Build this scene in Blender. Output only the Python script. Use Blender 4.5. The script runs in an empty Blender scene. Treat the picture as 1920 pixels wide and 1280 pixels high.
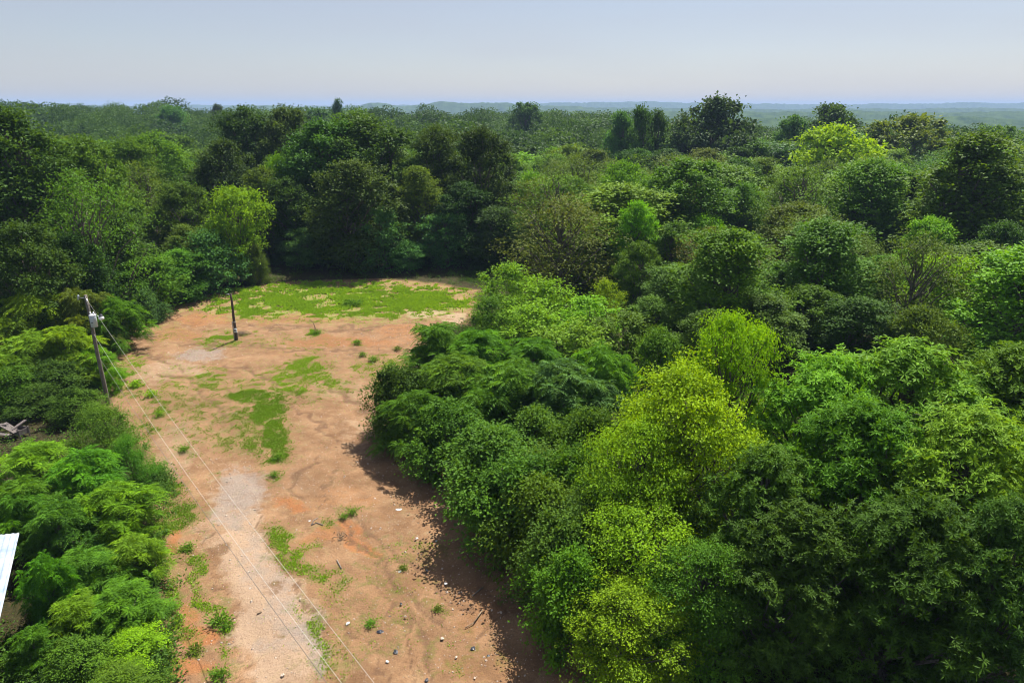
import bpy, math, random
import numpy as np
from mathutils import Vector

# ------------------------------------------------------------------ camera, sky, sun
S = bpy.context.scene
COL = S.collection
CAMZ = 24.0
PITCH = math.radians(19.0)
FPX = 1280.0                       # focal length in pixels of the 1920 px wide photograph
cd = bpy.data.cameras.new('camera')
cd.sensor_width = 36.0
cd.lens = 24.0
cd.clip_start = 0.5
cd.clip_end = 30000
cam = bpy.data.objects.new('camera', cd)
COL.objects.link(cam)
cam.location = (0, 0, CAMZ)
cam.rotation_euler = (math.pi / 2 - PITCH, 0, 0)
S.camera = cam

SUN_EL = math.radians(58)
SUN_AZ = math.atan2(1.25, 2.2)      # from +Y towards +X
world = bpy.data.worlds.new('World')
S.world = world
world.use_nodes = True
wt = world.node_tree
wt.nodes.clear()
sky = wt.nodes.new('ShaderNodeTexSky')
sky.sky_type = 'NISHITA'
sky.sun_disc = False
sky.sun_elevation = SUN_EL
sky.sun_rotation = SUN_AZ
sky.altitude = 200
sky.air_density = 1.0
sky.dust_density = 0.7
sky.ozone_density = 1.2
bg = wt.nodes.new('ShaderNodeBackground')
bg.inputs['Strength'].default_value = 0.060
wo = wt.nodes.new('ShaderNodeOutputWorld')
tone = wt.nodes.new('ShaderNodeMix'); tone.data_type = 'RGBA'; tone.blend_type = 'MULTIPLY'
tone.inputs[0].default_value = 1.0; tone.inputs[7].default_value = (0.98, 0.935, 0.96, 1)
wt.links.new(sky.outputs[0], tone.inputs[6])
veil = wt.nodes.new('ShaderNodeMix'); veil.data_type = 'RGBA'          # thin even summer overcast
veil.inputs[0].default_value = 0.32; veil.inputs[7].default_value = (5.0, 5.05, 5.75, 1)
wtc = wt.nodes.new('ShaderNodeTexCoord'); wmp = wt.nodes.new('ShaderNodeMapping'); wmp.inputs['Scale'].default_value = (1.5, 1.5, 9)
wn = wt.nodes.new('ShaderNodeTexNoise'); wn.inputs['Scale'].default_value = 2.2; wn.inputs['Detail'].default_value = 6
wmr = wt.nodes.new('ShaderNodeMapRange'); wmr.inputs[1].default_value = 0.35; wmr.inputs[2].default_value = 0.7; wmr.inputs[3].default_value = 0.36; wmr.inputs[4].default_value = 0.52
wt.links.new(wtc.outputs['Generated'], wmp.inputs[0]); wt.links.new(wmp.outputs[0], wn.inputs['Vector'])
wt.links.new(wn.outputs['Fac'], wmr.inputs[0]); wt.links.new(wmr.outputs[0], veil.inputs[0])
wt.links.new(tone.outputs[2], veil.inputs[6])
wt.links.new(veil.outputs[2], bg.inputs['Color'])
wt.links.new(bg.outputs[0], wo.inputs['Surface'])

sl = bpy.data.lights.new('sun', 'SUN')
sl.energy = 5.0
sl.angle = math.radians(0.5)
sl.color = (1.0, 0.95, 0.87)
sun = bpy.data.objects.new('sun', sl)
COL.objects.link(sun)
to_sun = Vector((math.sin(SUN_AZ) * math.cos(SUN_EL), math.cos(SUN_AZ) * math.cos(SUN_EL), math.sin(SUN_EL)))
sun.rotation_euler = to_sun.to_track_quat('Z', 'Y').to_euler()
sun.location = (0, 0, 90)

S.view_settings.view_transform = 'Standard'
S.view_settings.look = 'None'
S.view_settings.exposure = 0.92
S.view_settings.gamma = 1.0
S.cycles.max_bounces = 4
S.cycles.diffuse_bounces = 1
S.cycles.glossy_bounces = 1
S.cycles.transmission_bounces = 3
S.cycles.volume_bounces = 0
S.cycles.use_denoising = True
S.cycles.denoising_prefilter = 'ACCURATE'
S.cycles.pixel_filter_type = 'BLACKMAN_HARRIS'
S.cycles.filter_width = 1.1
HAZE = 0.00015

# ------------------------------------------------------------------ helpers
cp, sp = math.cos(PITCH), math.sin(PITCH)

def ray(px, py):
    xc, yc = (px - 960) / FPX, (640 - py) / FPX
    return np.array([xc, cp + yc * sp, -sp + yc * cp])

def on_z(px, py, z=0.0):
    d = ray(px, py)
    t = (z - CAMZ) / d[2]
    return d * t + np.array([0, 0, CAMZ])

def on_y(px, py, y):
    d = ray(px, py)
    return d * (y / d[1]) + np.array([0, 0, CAMZ])

def project(x, y, z):
    dz = z - CAMZ
    depth = y * cp - dz * sp
    up = y * sp + dz * cp
    depth = np.maximum(depth, 0.01)
    return 960 + FPX * x / depth, 640 - FPX * up / depth

def hash2(ix, iy, seed):
    h = (ix.astype(np.int64) * 374761393 + iy.astype(np.int64) * 668265263 + seed * 1442695041) & 0x7fffffff
    h = ((h ^ (h >> 13)) * 1274126177) & 0x7fffffff
    h = h ^ (h >> 16)
    return (h & 0xffff) / 65535.0

def vnoise(x, y, seed=0):
    x = np.asarray(x, float); y = np.asarray(y, float)
    ix, iy = np.floor(x), np.floor(y)
    fx, fy = x - ix, y - iy
    fx, fy = fx * fx * (3 - 2 * fx), fy * fy * (3 - 2 * fy)
    a = hash2(ix, iy, seed); b = hash2(ix + 1, iy, seed)
    c = hash2(ix, iy + 1, seed); d = hash2(ix + 1, iy + 1, seed)
    return (a * (1 - fx) + b * fx) * (1 - fy) + (c * (1 - fx) + d * fx) * fy

def fbm(x, y, seed=0, octv=4):
    s, a, t = 0, 0.5, 0
    for k in range(octv):
        s = s + a * vnoise(x * 2 ** k, y * 2 ** k, seed + k * 7)
        t += a
        a *= 0.5
    return s / t

def sstep(a, b, x):
    t = np.clip((x - a) / (b - a), 0, 1)
    return t * t * (3 - 2 * t)

def terrain(x, y):
    x = np.asarray(x, float); y = np.asarray(y, float)
    r = np.sqrt(x * x + y * y)
    out = sstep(105, 160, r)
    h = -3.5 * sstep(105, 180, y)
    h = h + 9.5 * np.exp(-((y - 400) / 120.0) ** 2) * sstep(150, 20, x)
    h = h + 13.0 * np.exp(-((x + 330) / 110.0) ** 2 - ((y - 480) / 130.0) ** 2)
    h = h + 4.0 * np.exp(-((y - 250) / 60.0) ** 2) * sstep(0, 60, x) * sstep(330, 150, x)
    h = h + out * 3.0 * (fbm(x / 70, y / 70, 3, 3) - 0.5)
    h = h - 42 * sstep(430, 800, r)
    h = h + 10 * sstep(900, 1500, r) * (fbm(x / 600, y / 600, 9, 3) - 0.5)
    near = sstep(130, 90, r)
    h = h + near * (0.35 * (fbm(x / 9, y / 9, 5, 3) - 0.5) + 0.12 * (fbm(x / 1.3, y / 1.3, 6, 3) - 0.5))
    return h

def gz(x, y):
    return float(terrain(np.array([x]), np.array([y]))[0])

def make_mesh(name, V, Q, mats, attrs=None, smooth=False, mi=None):
    me = bpy.data.meshes.new(name)
    V = np.ascontiguousarray(V, dtype=np.float32); Q = np.ascontiguousarray(Q, dtype=np.int32)
    me.vertices.add(len(V)); me.vertices.foreach_set('co', V.ravel())
    me.loops.add(Q.size); me.loops.foreach_set('vertex_index', Q.ravel())
    me.polygons.add(len(Q))
    me.polygons.foreach_set('loop_start', np.arange(len(Q), dtype=np.int32) * Q.shape[1])
    me.update(calc_edges=True)
    for m in (mats if isinstance(mats, (list, tuple)) else [mats]):
        me.materials.append(m)
    for k, v in (attrs or {}).items():
        a = me.attributes.new(k, 'FLOAT', 'POINT')
        a.data.foreach_set('value', np.ascontiguousarray(v, dtype=np.float32))
    if mi is not None:
        me.polygons.foreach_set('material_index', np.ascontiguousarray(mi, dtype=np.int32))
    me.polygons.foreach_set('use_smooth', np.full(len(Q), smooth))
    return me

def link(name, data, parent=None, loc=None, rot=None, scale=None):
    o = bpy.data.objects.new(name, data)
    COL.objects.link(o)
    if parent is not None: o.parent = parent
    if loc is not None: o.location = loc
    if rot is not None: o.rotation_euler = rot
    if scale is not None: o.scale = scale
    return o

def tag(o, label=None, cat=None, group=None, kind=None):
    if label: o['label'] = label
    if cat: o['category'] = cat
    if group: o['group'] = group
    if kind: o['kind'] = kind
    return o

class MB:
    """collects quads"""
    def __init__(s): s.V = []; s.Q = []; s.n = 0
    def add(s, V, Q):
        V = np.asarray(V, float).reshape(-1, 3); Q = np.asarray(Q, int).reshape(-1, 4)
        s.V.append(V); s.Q.append(Q + s.n); s.n += len(V)
    def tube(s, pts, rad, k=6, cap=True):
        pts = np.asarray(pts, float); m = len(pts)
        rad = np.broadcast_to(np.asarray(rad, float), (m,))
        tan = np.gradient(pts, axis=0); tan /= np.linalg.norm(tan, axis=1)[:, None] + 1e-9
        ref = np.array([0.31, 0.17, 0.93]) if abs(tan[0][2]) < 0.9 else np.array([1.0, 0.1, 0.05])
        a = np.cross(tan, ref); a /= np.linalg.norm(a, axis=1)[:, None] + 1e-9
        b = np.cross(tan, a)
        th = np.arange(k) * 2 * np.pi / k
        ring = pts[:, None, :] + rad[:, None, None] * (np.cos(th)[None, :, None] * a[:, None, :] + np.sin(th)[None, :, None] * b[:, None, :])
        V = ring.reshape(-1, 3)
        Q = [[i * k + j, i * k + (j + 1) % k, (i + 1) * k + (j + 1) % k, (i + 1) * k + j] for i in range(m - 1) for j in range(k)]
        if cap:
            n = len(V)
            V = np.vstack([V, pts[0], pts[-1]])
            for j in range(0, k, 2):
                Q.append([n, (j + 2) % k, (j + 1) % k, j]) ; Q.append([n + 1, (m - 1) * k + j, (m - 1) * k + (j + 1) % k, (m - 1) * k + (j + 2) % k])
        s.add(V, Q)
    def box(s, c, d, rz=0.0, tilt=None):
        x, y, z = [v / 2 for v in d]
        v = np.array([[i * x, j * y, k * z] for k in (-1, 1) for j in (-1, 1) for i in (-1, 1)])
        if tilt is not None:
            cx, sx = math.cos(tilt[0]), math.sin(tilt[0]); cy, sy = math.cos(tilt[1]), math.sin(tilt[1])
            v = v @ np.array([[1, 0, 0], [0, cx, -sx], [0, sx, cx]]).T @ np.array([[cy, 0, sy], [0, 1, 0], [-sy, 0, cy]]).T
        cz, sz = math.cos(rz), math.sin(rz)
        v = v @ np.array([[cz, -sz, 0], [sz, cz, 0], [0, 0, 1]]).T + np.asarray(c, float)
        s.add(v, [[0, 2, 3, 1], [4, 5, 7, 6], [0, 1, 5, 4], [2, 6, 7, 3], [0, 4, 6, 2], [1, 3, 7, 5]])
    def mesh(s, name, mat, smooth=False, attrs=None):
        return make_mesh(name, np.vstack(s.V), np.vstack(s.Q), mat, attrs, smooth)

# ------------------------------------------------------------------ materials
def new_mat(name):
    m = bpy.data.materials.new(name); m.use_nodes = True
    nt = m.node_tree; nt.nodes.clear()
    out = nt.nodes.new('ShaderNodeOutputMaterial')
    return m, nt, out

def N(nt, typ, **kw):
    n = nt.nodes.new(typ)
    for k, v in kw.items():
        setattr(n, k, v)
    return n

def math_node(nt, op, a, b=None, clamp=False):
    n = N(nt, 'ShaderNodeMath', operation=op, use_clamp=clamp)
    for i, v in enumerate((a, b)):
        if v is None: continue
        if isinstance(v, (int, float)): n.inputs[i].default_value = v
        else: nt.links.new(v, n.inputs[i])
    return n.outputs[0]

def mix_rgb(nt, f, a, b, blend='MIX'):
    n = N(nt, 'ShaderNodeMix', data_type='RGBA', blend_type=blend, clamp_factor=True)
    for i, v in ((0, f), (6, a), (7, b)):
        if isinstance(v, (int, float)): n.inputs[i].default_value = v
        elif isinstance(v, tuple): n.inputs[i].default_value = v if len(v) == 4 else v + (1,)
        else: nt.links.new(v, n.inputs[i])
    return n.outputs[2]

def noise(nt, scale, detail=4, rough=0.55, vec=None, dist=0.0):
    n = N(nt, 'ShaderNodeTexNoise')
    n.inputs['Scale'].default_value = scale; n.inputs['Detail'].default_value = detail
    n.inputs['Roughness'].default_value = rough; n.inputs['Distortion'].default_value = dist
    if vec is not None: nt.links.new(vec, n.inputs['Vector'])
    return n.outputs['Fac']

def maprange(nt, v, a, b, c=0.0, d=1.0):
    n = N(nt, 'ShaderNodeMapRange'); n.clamp = True
    nt.links.new(v, n.inputs[0])
    for i, x in enumerate((a, b, c, d)): n.inputs[i + 1].default_value = x
    return n.outputs[0]

def leaf_material():
    m, nt, out = new_mat('foliage')
    oi = N(nt, 'ShaderNodeObjectInfo')
    at = N(nt, 'ShaderNodeAttribute', attribute_name='tint')
    hsv = N(nt, 'ShaderNodeHueSaturation')
    t = at.outputs['Fac']
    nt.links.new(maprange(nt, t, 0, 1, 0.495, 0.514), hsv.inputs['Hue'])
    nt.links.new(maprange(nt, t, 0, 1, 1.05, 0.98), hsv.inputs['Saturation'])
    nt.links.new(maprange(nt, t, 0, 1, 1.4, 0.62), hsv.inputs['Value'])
    nt.links.new(oi.outputs['Color'], hsv.inputs['Color'])
    c = hsv.outputs[0]
    p = N(nt, 'ShaderNodeBsdfPrincipled')
    nt.links.new(c, p.inputs['Base Color'])
    p.inputs['Roughness'].default_value = 0.55
    p.inputs['Specular IOR Level'].default_value = 0.10
    tr = N(nt, 'ShaderNodeBsdfTranslucent')
    nt.links.new(mix_rgb(nt, 1.0, c, (1.45, 1.25, 0.45), 'MULTIPLY'), tr.inputs['Color'])
    mx = N(nt, 'ShaderNodeMixShader'); mx.inputs[0].default_value = 0.33
    nt.links.new(p.outputs[0], mx.inputs[1]); nt.links.new(tr.outputs[0], mx.inputs[2])
    nt.links.new(mx.outputs[0], out.inputs['Surface'])
    return m

def noisy_material(name, c1, c2, scale=8, rough=0.9, stretch=(1, 1, 1), bump=0.0, metal=0.0, detail=5, lo=0.35, hi=0.65):
    m, nt, out = new_mat(name)
    tc = N(nt, 'ShaderNodeTexCoord'); mp = N(nt, 'ShaderNodeMapping')
    mp.inputs['Scale'].default_value = stretch
    nt.links.new(tc.outputs['Object'], mp.inputs[0])
    f = noise(nt, scale, detail, 0.6, mp.outputs[0])
    p = N(nt, 'ShaderNodeBsdfPrincipled')
    nt.links.new(mix_rgb(nt, maprange(nt, f, lo, hi), c1, c2), p.inputs['Base Color'])
    p.inputs['Roughness'].default_value = rough; p.inputs['Metallic'].default_value = metal
    if bump:
        b = N(nt, 'ShaderNodeBump'); b.inputs['Strength'].default_value = bump; b.inputs['Distance'].default_value = 0.05
        nt.links.new(f, b.inputs['Height']); nt.links.new(b.outputs[0], p.inputs['Normal'])
    nt.links.new(p.outputs[0], out.inputs['Surface'])
    return m

M_LEAF = leaf_material()
M_BARK = noisy_material('bark', (0.06, 0.05, 0.038), (0.19, 0.16, 0.125), 6, 0.95, (1, 1, 0.2), 0.4)
M_TWIG = noisy_material('grey_twig', (0.13, 0.11, 0.09), (0.25, 0.22, 0.18), 10, 0.9)
M_POLE = noisy_material('weathered_pole_wood', (0.09, 0.075, 0.055), (0.22, 0.19, 0.15), 9, 0.9, (6, 6, 0.35), 0.4)
M_GREY = noisy_material('painted_grey_steel', (0.47, 0.53, 0.57), (0.56, 0.61, 0.64), 7, 0.4)
M_WHITE = noisy_material('white_porcelain', (0.7, 0.7, 0.7), (0.82, 0.82, 0.8), 5, 0.3)
M_DARK = noisy_material('dark_fitting', (0.03, 0.03, 0.035), (0.08, 0.08, 0.085), 5, 0.6)
M_STEEL = noisy_material('galvanised_steel', (0.35, 0.36, 0.37), (0.5, 0.5, 0.5), 12, 0.45, metal=0.5)
M_WIRE = noisy_material('aluminium_wire', (0.42, 0.40, 0.36), (0.56, 0.54, 0.49), 3, 0.6)
M_CABLE = noisy_material('dark_cable', (0.1, 0.085, 0.075), (0.17, 0.14, 0.12), 3, 0.7)
M_STONE = noisy_material('pale_stone', (0.38, 0.29, 0.22), (0.62, 0.52, 0.43), 3, 0.9, bump=0.4)
M_PLANK = noisy_material('old_grey_plank', (0.05, 0.04, 0.035), (0.22, 0.185, 0.17), 4, 0.9, (1, 8, 8), 0.3)
M_WASTE = noisy_material('white_plastic', (0.45, 0.44, 0.42), (0.68, 0.67, 0.65), 5, 0.45)
M_BLACKP = noisy_material('black_plastic', (0.012, 0.013, 0.018), (0.05, 0.055, 0.07), 5, 0.35)
M_DRIED = noisy_material('dried_brush', (0.1, 0.07, 0.045), (0.26, 0.19, 0.12), 5, 0.95)

# ------------------------------------------------------------------ tree building
def nrm(a):
    return a / (np.linalg.norm(a, axis=-1, keepdims=True) + 1e-9)

def leaves_to_mesh(P, D, NN, L, W, tint):
    """diamond leaves: P base points, D axis, NN normal"""
    NN = nrm(NN - D * np.sum(NN * D, axis=1, keepdims=True))
    Sd = np.cross(D, NN)
    n = len(P)
    L = np.asarray(L)[:, None]; W = np.asarray(W)[:, None]
    V = np.empty((n, 4, 3))
    V[:, 0] = P
    V[:, 1] = P + D * L * 0.5 + Sd * W * 0.5 + NN * W * 0.12
    V[:, 2] = P + D * L - NN * L * 0.08
    V[:, 3] = P + D * L * 0.5 - Sd * W * 0.5 + NN * W * 0.12
    Q = np.arange(n * 4).reshape(n, 4)
    return V.reshape(-1, 3), Q, np.repeat(tint, 4)

PROFILE = {
    'round': lambda t: np.sqrt(np.clip(1 - (2 * t - 0.9) ** 2 / 1.22, 0, 1)) ** 0.85,
    'oval': lambda t: np.sqrt(np.clip(1 - (2 * t - 0.85) ** 2 / 1.33, 0, 1)),
    'dome': lambda t: np.clip(1 - t ** 2.4, 0, 1) ** 0.6 * (0.82 + 0.18 * np.clip(t * 4, 0, 1)),
    'cone': lambda t: np.clip(1.02 - t, 0, 1) ** 0.75 * np.clip(0.5 + t * 5, 0, 1),
    'umbrella': lambda t: np.clip(0.35 + t * 1.3, 0, 1) * np.sqrt(np.clip(1.03 - t ** 3, 0, 1)),
}

def build_tree(name, seed, W=10.0, H=14.0, zb=2.0, shape='round', npuff=45, pr=1.5, ncl=26, cr=0.45, nleaf=22,
               L=0.35, Wd=0.2, style='leaf', up=0.8, droop=0.25, flat=0.8, keep=0.62, core=0.1, limb=0.08, wob=0.28, twigs=0, trunk_r=None, rag=0.0, gap=0.27):
    """one prototype: returns (crown mesh, trunk mesh)"""
    rng = np.random.default_rng(seed)
    f = PROFILE[shape]
    R = W / 2
    # puffs through the crown envelope, mostly near its surface
    i = np.arange(npuff)
    t = ((i + 0.5) / npuff) ** 0.8
    t = np.clip(t + rng.normal(0, 0.04, npuff), 0.02, 0.99)
    a = i * 2.399963 + rng.normal(0, 0.35, npuff)
    env = R * f(t) * (1 + wob * (fbm(np.cos(a) * 1.3 + 7 + seed, np.sin(a) * 1.3 + t * 2.5, seed, 2) - 0.5) * 2)
    prs = pr * rng.uniform(0.55, 1.4, npuff) * (0.75 + 0.4 * (1 - t))
    ani = rng.uniform(0.75, 1.3, (npuff, 3)) * np.array([1, 1, flat])
    frac = np.where(rng.random(npuff) < 0.72, 1.0, rng.uniform(0.15, 0.7, npuff))
    rr = np.maximum(env - prs * 0.85, 0.0) * frac
    zr = zb + t * (H - zb)
    C = np.stack([np.cos(a) * rr, np.sin(a) * rr, np.minimum(zr, H - prs * 0.75)], 1)
    # clumps over each puff
    cc, dd, tt = [], [], []
    for k in range(npuff):
        m = int(ncl * (prs[k] / pr) ** 1.6) + 2
        d = rng.normal(0, 1, (m, 3)); d[:, 2] += 0.35; d = nrm(d)
        p = C[k] + d * prs[k] * rng.uniform(0.55, 1.1 + rag, (m, 1)) * ani[k]
        q = (np.linalg.norm((p[:, None, :] - C[None]) / ani[None], axis=2) / prs[None])
        q[:, k] = 9
        ok = (q.min(1) > keep) | (rng.random(m) < 0.12)
        g3 = vnoise(p[:, 0] / (pr * 0.7) + seed, p[:, 2] / (pr * 0.7) + p[:, 1] / (pr * 0.9), seed + 5)
        ok &= (g3 > gap) | (rng.random(m) < 0.15)
        cc.append(p[ok]); dd.append(d[ok]); tt.append(np.full(ok.sum(), rng.random()))
    CC = np.vstack(cc); DD = np.vstack(dd); TT = np.concatenate(tt)
    TT = TT * 0.5 + rng.random(len(CC)) * 0.5
    n = len(CC)
    cen = np.array([0, 0, zb + 0.35 * (H - zb)])
    mb_attr = []
    if style == 'leaf':
        idx = np.repeat(np.arange(n), nleaf)
        idx = idx[rng.random(len(idx)) < rng.uniform(0.45, 1.0, n)[idx]]
        crs = (cr * rng.uniform(0.6, 1.35, n))[idx][:, None]
        P = CC[idx] + rng.normal(0, 1, (len(idx), 3)) * crs * np.array([1, 1, 0.55])
        out = nrm(P - cen) * 0.5 + DD[idx] * 0.6
        D = nrm(out * np.array([1, 1, 0.5]) + rng.normal(0, 0.65, P.shape) - np.array([0, 0, droop]))
        NN = nrm(out * 0.55 + np.array([0, 0, up]) + rng.normal(0, 0.34, P.shape))
        s = rng.uniform(0.65, 1.25, len(P))
        tint = np.clip(TT[idx] * 0.75 + rng.random(len(P)) * 0.25, 0, 1)
        parts = [(P, D, NN, L * s, Wd * s, tint)]
    elif style == 'rosette':
        kk = nleaf
        per = 3                                    # rosettes per clump
        base = np.repeat(np.arange(n), per)
        O = CC[base] + rng.normal(0, 1, (len(base), 3)) * cr * np.array([1, 1, 0.6])
        ax = nrm(DD[base] * 0.6 + np.array([0, 0, 0.9]) + rng.normal(0, 0.25, O.shape))
        u = nrm(np.cross(ax, np.array([0.3, 0.8, 0.1]))); v = np.cross(ax, u)
        idx = np.repeat(np.arange(len(O)), kk)
        th = np.tile(np.arange(kk) * 2 * np.pi / kk, len(O)) + np.repeat(rng.uniform(0, 6.3, len(O)), kk) + rng.normal(0, 0.2, len(idx))
        el = rng.uniform(-0.25, 0.6, len(idx))
        rad = u[idx] * np.cos(th)[:, None] + v[idx] * np.sin(th)[:, None]
        D = nrm(rad * np.cos(el)[:, None] + ax[idx] * np.sin(el)[:, None] - np.array([0, 0, 0.12]))
        NN = ax[idx] * np.cos(el)[:, None] - rad * np.sin(el)[:, None] + rng.normal(0, 0.25, D.shape)
        s = rng.uniform(0.7, 1.2, len(idx)) * np.repeat(rng.uniform(0.8, 1.2, len(O)), kk)
        tint = np.clip(TT[base][idx] * 0.6 + rng.random(len(idx)) * 0.4, 0, 1)
        parts = [(O[idx] + D * 0.02, D, NN, L * s, Wd * s, tint)]
    else:                                          # frond: pinnate leaves round each shoot tip
        kk = nleaf; np_ = 8
        ax = nrm(DD * 0.5 + np.array([0, 0, 1.0]) + rng.normal(0, 0.2, DD.shape))
        u = nrm(np.cross(ax, np.array([0.3, 0.8, 0.1]))); v = np.cross(ax, u)
        idx = np.repeat(np.arange(n), kk)
        th = np.tile(np.arange(kk) * 2.3999, n) + np.repeat(rng.uniform(0, 6.3, n), kk)
        el = rng.uniform(0.15, 0.85, len(idx))
        rad = u[idx] * np.cos(th)[:, None] + v[idx] * np.sin(th)[:, None]
        D0 = nrm(rad * np.cos(el)[:, None] + ax[idx] * np.sin(el)[:, None])
        FL = cr * rng.uniform(0.65, 1.2, len(idx))   # frond length
        B = CC[idx]
        side = nrm(np.cross(D0, np.array([0, 0, 1.0]))); top = np.cross(side, D0)
        tf = np.clip(TT[idx] * 0.7 + rng.random(len(idx)) * 0.3, 0, 1)
        parts = []
        for j in range(np_):
            sj = 0.18 + 0.8 * j / (np_ - 1)
            pt = B + D0 * (FL * sj)[:, None] - np.array([0, 0, 1.0]) * (FL * sj * sj * 0.55)[:, None]
            tan = nrm(D0 - np.array([0, 0, 1.1]) * sj)
            ll = L * (1 - 0.45 * abs(sj - 0.45) * 1.6) * (FL / cr)
            for sg in (-1, 1):
                D = nrm(side * sg * 0.95 + tan * 0.45 - np.array([0, 0, 0.22]) + rng.normal(0, 0.1, pt.shape))
                parts.append((pt, D, top + rng.normal(0, 0.18, pt.shape), ll, Wd * (ll / L), np.clip(tf + rng.normal(0, 0.06, len(tf)), 0, 1)))
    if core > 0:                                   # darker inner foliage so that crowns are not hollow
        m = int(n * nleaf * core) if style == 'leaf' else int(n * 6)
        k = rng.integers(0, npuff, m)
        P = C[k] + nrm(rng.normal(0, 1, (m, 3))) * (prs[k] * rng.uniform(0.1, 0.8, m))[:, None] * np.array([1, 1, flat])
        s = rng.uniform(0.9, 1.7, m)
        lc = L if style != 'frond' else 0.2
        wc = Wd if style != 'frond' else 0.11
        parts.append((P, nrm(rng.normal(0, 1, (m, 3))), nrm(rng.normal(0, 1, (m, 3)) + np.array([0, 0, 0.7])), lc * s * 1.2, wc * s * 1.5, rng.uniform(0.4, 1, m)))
    VV, QQ, AA, off = [], [], [], 0
    for p in parts:
        v_, q_, a_ = leaves_to_mesh(*p)
        VV.append(v_); QQ.append(q_ + off); AA.append(a_); off += len(v_)
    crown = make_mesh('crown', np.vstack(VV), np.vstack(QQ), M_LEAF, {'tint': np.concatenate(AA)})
    # trunk with limbs that reach the puffs
    mb = MB()
    tr = trunk_r or 0.022 * H
    topz = H * 0.78
    bend = rng.normal(0, 0.03 * H, 2)
    def tp(s): return np.array([bend[0] * math.sin(s * 2.5), bend[1] * math.sin(s * 2.1), -0.4 + s * (topz + 0.4)])
    ss = np.linspace(0, 1, 8)
    mb.tube([tp(s) for s in ss], tr * (1.25 - 1.15 * ss ** 0.9), 7)
    for k in range(npuff):
        s0 = np.clip((C[k][2] - 0.25 * H - np.hypot(C[k][0], C[k][1]) * 0.45) / topz, 0.12, 0.9)
        p0 = tp(s0); p3 = C[k]
        p1 = p0 + (p3 - p0) * 0.4 + np.array([0, 0, -0.06 * H]) * 0.5 + rng.normal(0, 0.02 * H, 3)
        p2 = p0 + (p3 - p0) * 0.75 + rng.normal(0, 0.02 * H, 3)
        mb.tube([p0, p1, p2, p3], tr * limb * 4.5 * np.array([1, 0.75, 0.5, 0.2]), 5, False)
        if twigs:
            near_c = np.argsort(np.linalg.norm(CC - p3, axis=1))[:twigs]
            for q in near_c:
                e = CC[q] + (CC[q] - p3) * rng.uniform(-0.1, 0.25)
                mb.tube([p3, (p3 + e) / 2 + rng.normal(0, 0.06, 3), e], [0.03, 0.018, 0.006], 4, False)
    trunk = mb.mesh('trunk', M_BARK, True)
    return crown, trunk

PROTO = {}
def proto(key, n, W, H, **kw):
    PROTO[key] = (W, H, [build_tree(key, 11 * j + sum(map(ord, key)), W=W, H=H, **kw) for j in range(n)])

# close trees, leaves modelled one by one
proto('chestnut', 3, 10, 11, zb=0.4, shape='dome', npuff=95, pr=1.1, ncl=19, cr=0.34, nleaf=8, L=0.30, Wd=0.095, style='rosette', flat=0.55, keep=0.7, core=0.1, twigs=3, rag=0.35, wob=0.45)
proto('hackberry', 3, 8.5, 11, zb=0.3, shape='round', npuff=100, pr=0.95, ncl=24, cr=0.28, nleaf=26, L=0.17, Wd=0.10, droop=0.75, up=0.5, flat=0.75, wob=0.55, twigs=3, rag=0.55, gap=0.28)
proto('ailanthus', 2, 6, 5, zb=0.3, shape='dome', npuff=26, pr=1.0, ncl=9, cr=0.85, nleaf=10, L=0.25, Wd=0.085, style='frond', flat=0.6, twigs=3, rag=0.3, wob=0.45)
proto('thicket', 2, 6, 5, zb=0.1, shape='dome', npuff=36, pr=0.85, ncl=24, cr=0.26, nleaf=24, L=0.17, Wd=0.11, droop=0.4, up=0.7, wob=0.5, twigs=3, rag=0.18, gap=0.24, core=0.22)
proto('fineleaf', 1, 6, 4.5, zb=0.1, shape='dome', npuff=36, pr=0.8, ncl=26, cr=0.26, nleaf=30, L=0.16, Wd=0.05, style='leaf', droop=0.2, up=0.9, rag=0.3, wob=0.4)
proto('sapling', 2, 5, 6, zb=0.3, shape='oval', npuff=30, pr=0.75, ncl=14, cr=0.26, nleaf=20, L=0.22, Wd=0.13, droop=0.1, up=0.6, wob=0.6, rag=0.8, limb=0.05, trunk_r=0.07)
# trees of the wood
proto('maple', 4, 11, 17, zb=0.7, shape='round', gap=0.14, npuff=58, pr=1.75, ncl=30, cr=0.42, nleaf=22, L=0.33, Wd=0.23, flat=0.9, wob=0.35)
proto('poplar', 3, 10, 20, zb=1.0, shape='oval', gap=0.14, npuff=60, pr=1.6, ncl=28, cr=0.42, nleaf=22, L=0.34, Wd=0.23, flat=1.1, wob=0.35, rag=0.1)
proto('sparse', 2, 10, 14, zb=1.5, shape='round', npuff=48, pr=1.3, ncl=20, cr=0.5, nleaf=18, L=0.25, Wd=0.15, flat=0.8, wob=0.5, core=0.02, rag=0.5, limb=0.09, twigs=3)
proto('layered', 2, 10, 10, zb=0.6, shape='umbrella', npuff=44, pr=1.5, ncl=26, cr=0.45, nleaf=17, L=0.34, Wd=0.2, flat=0.5, wob=0.45)
proto('cedar', 1, 3.6, 13, zb=0.5, shape='cone', npuff=46, pr=0.6, ncl=14, cr=0.25, nleaf=14, L=0.3, Wd=0.1, flat=1.0, up=0.2, droop=-0.3)
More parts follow.
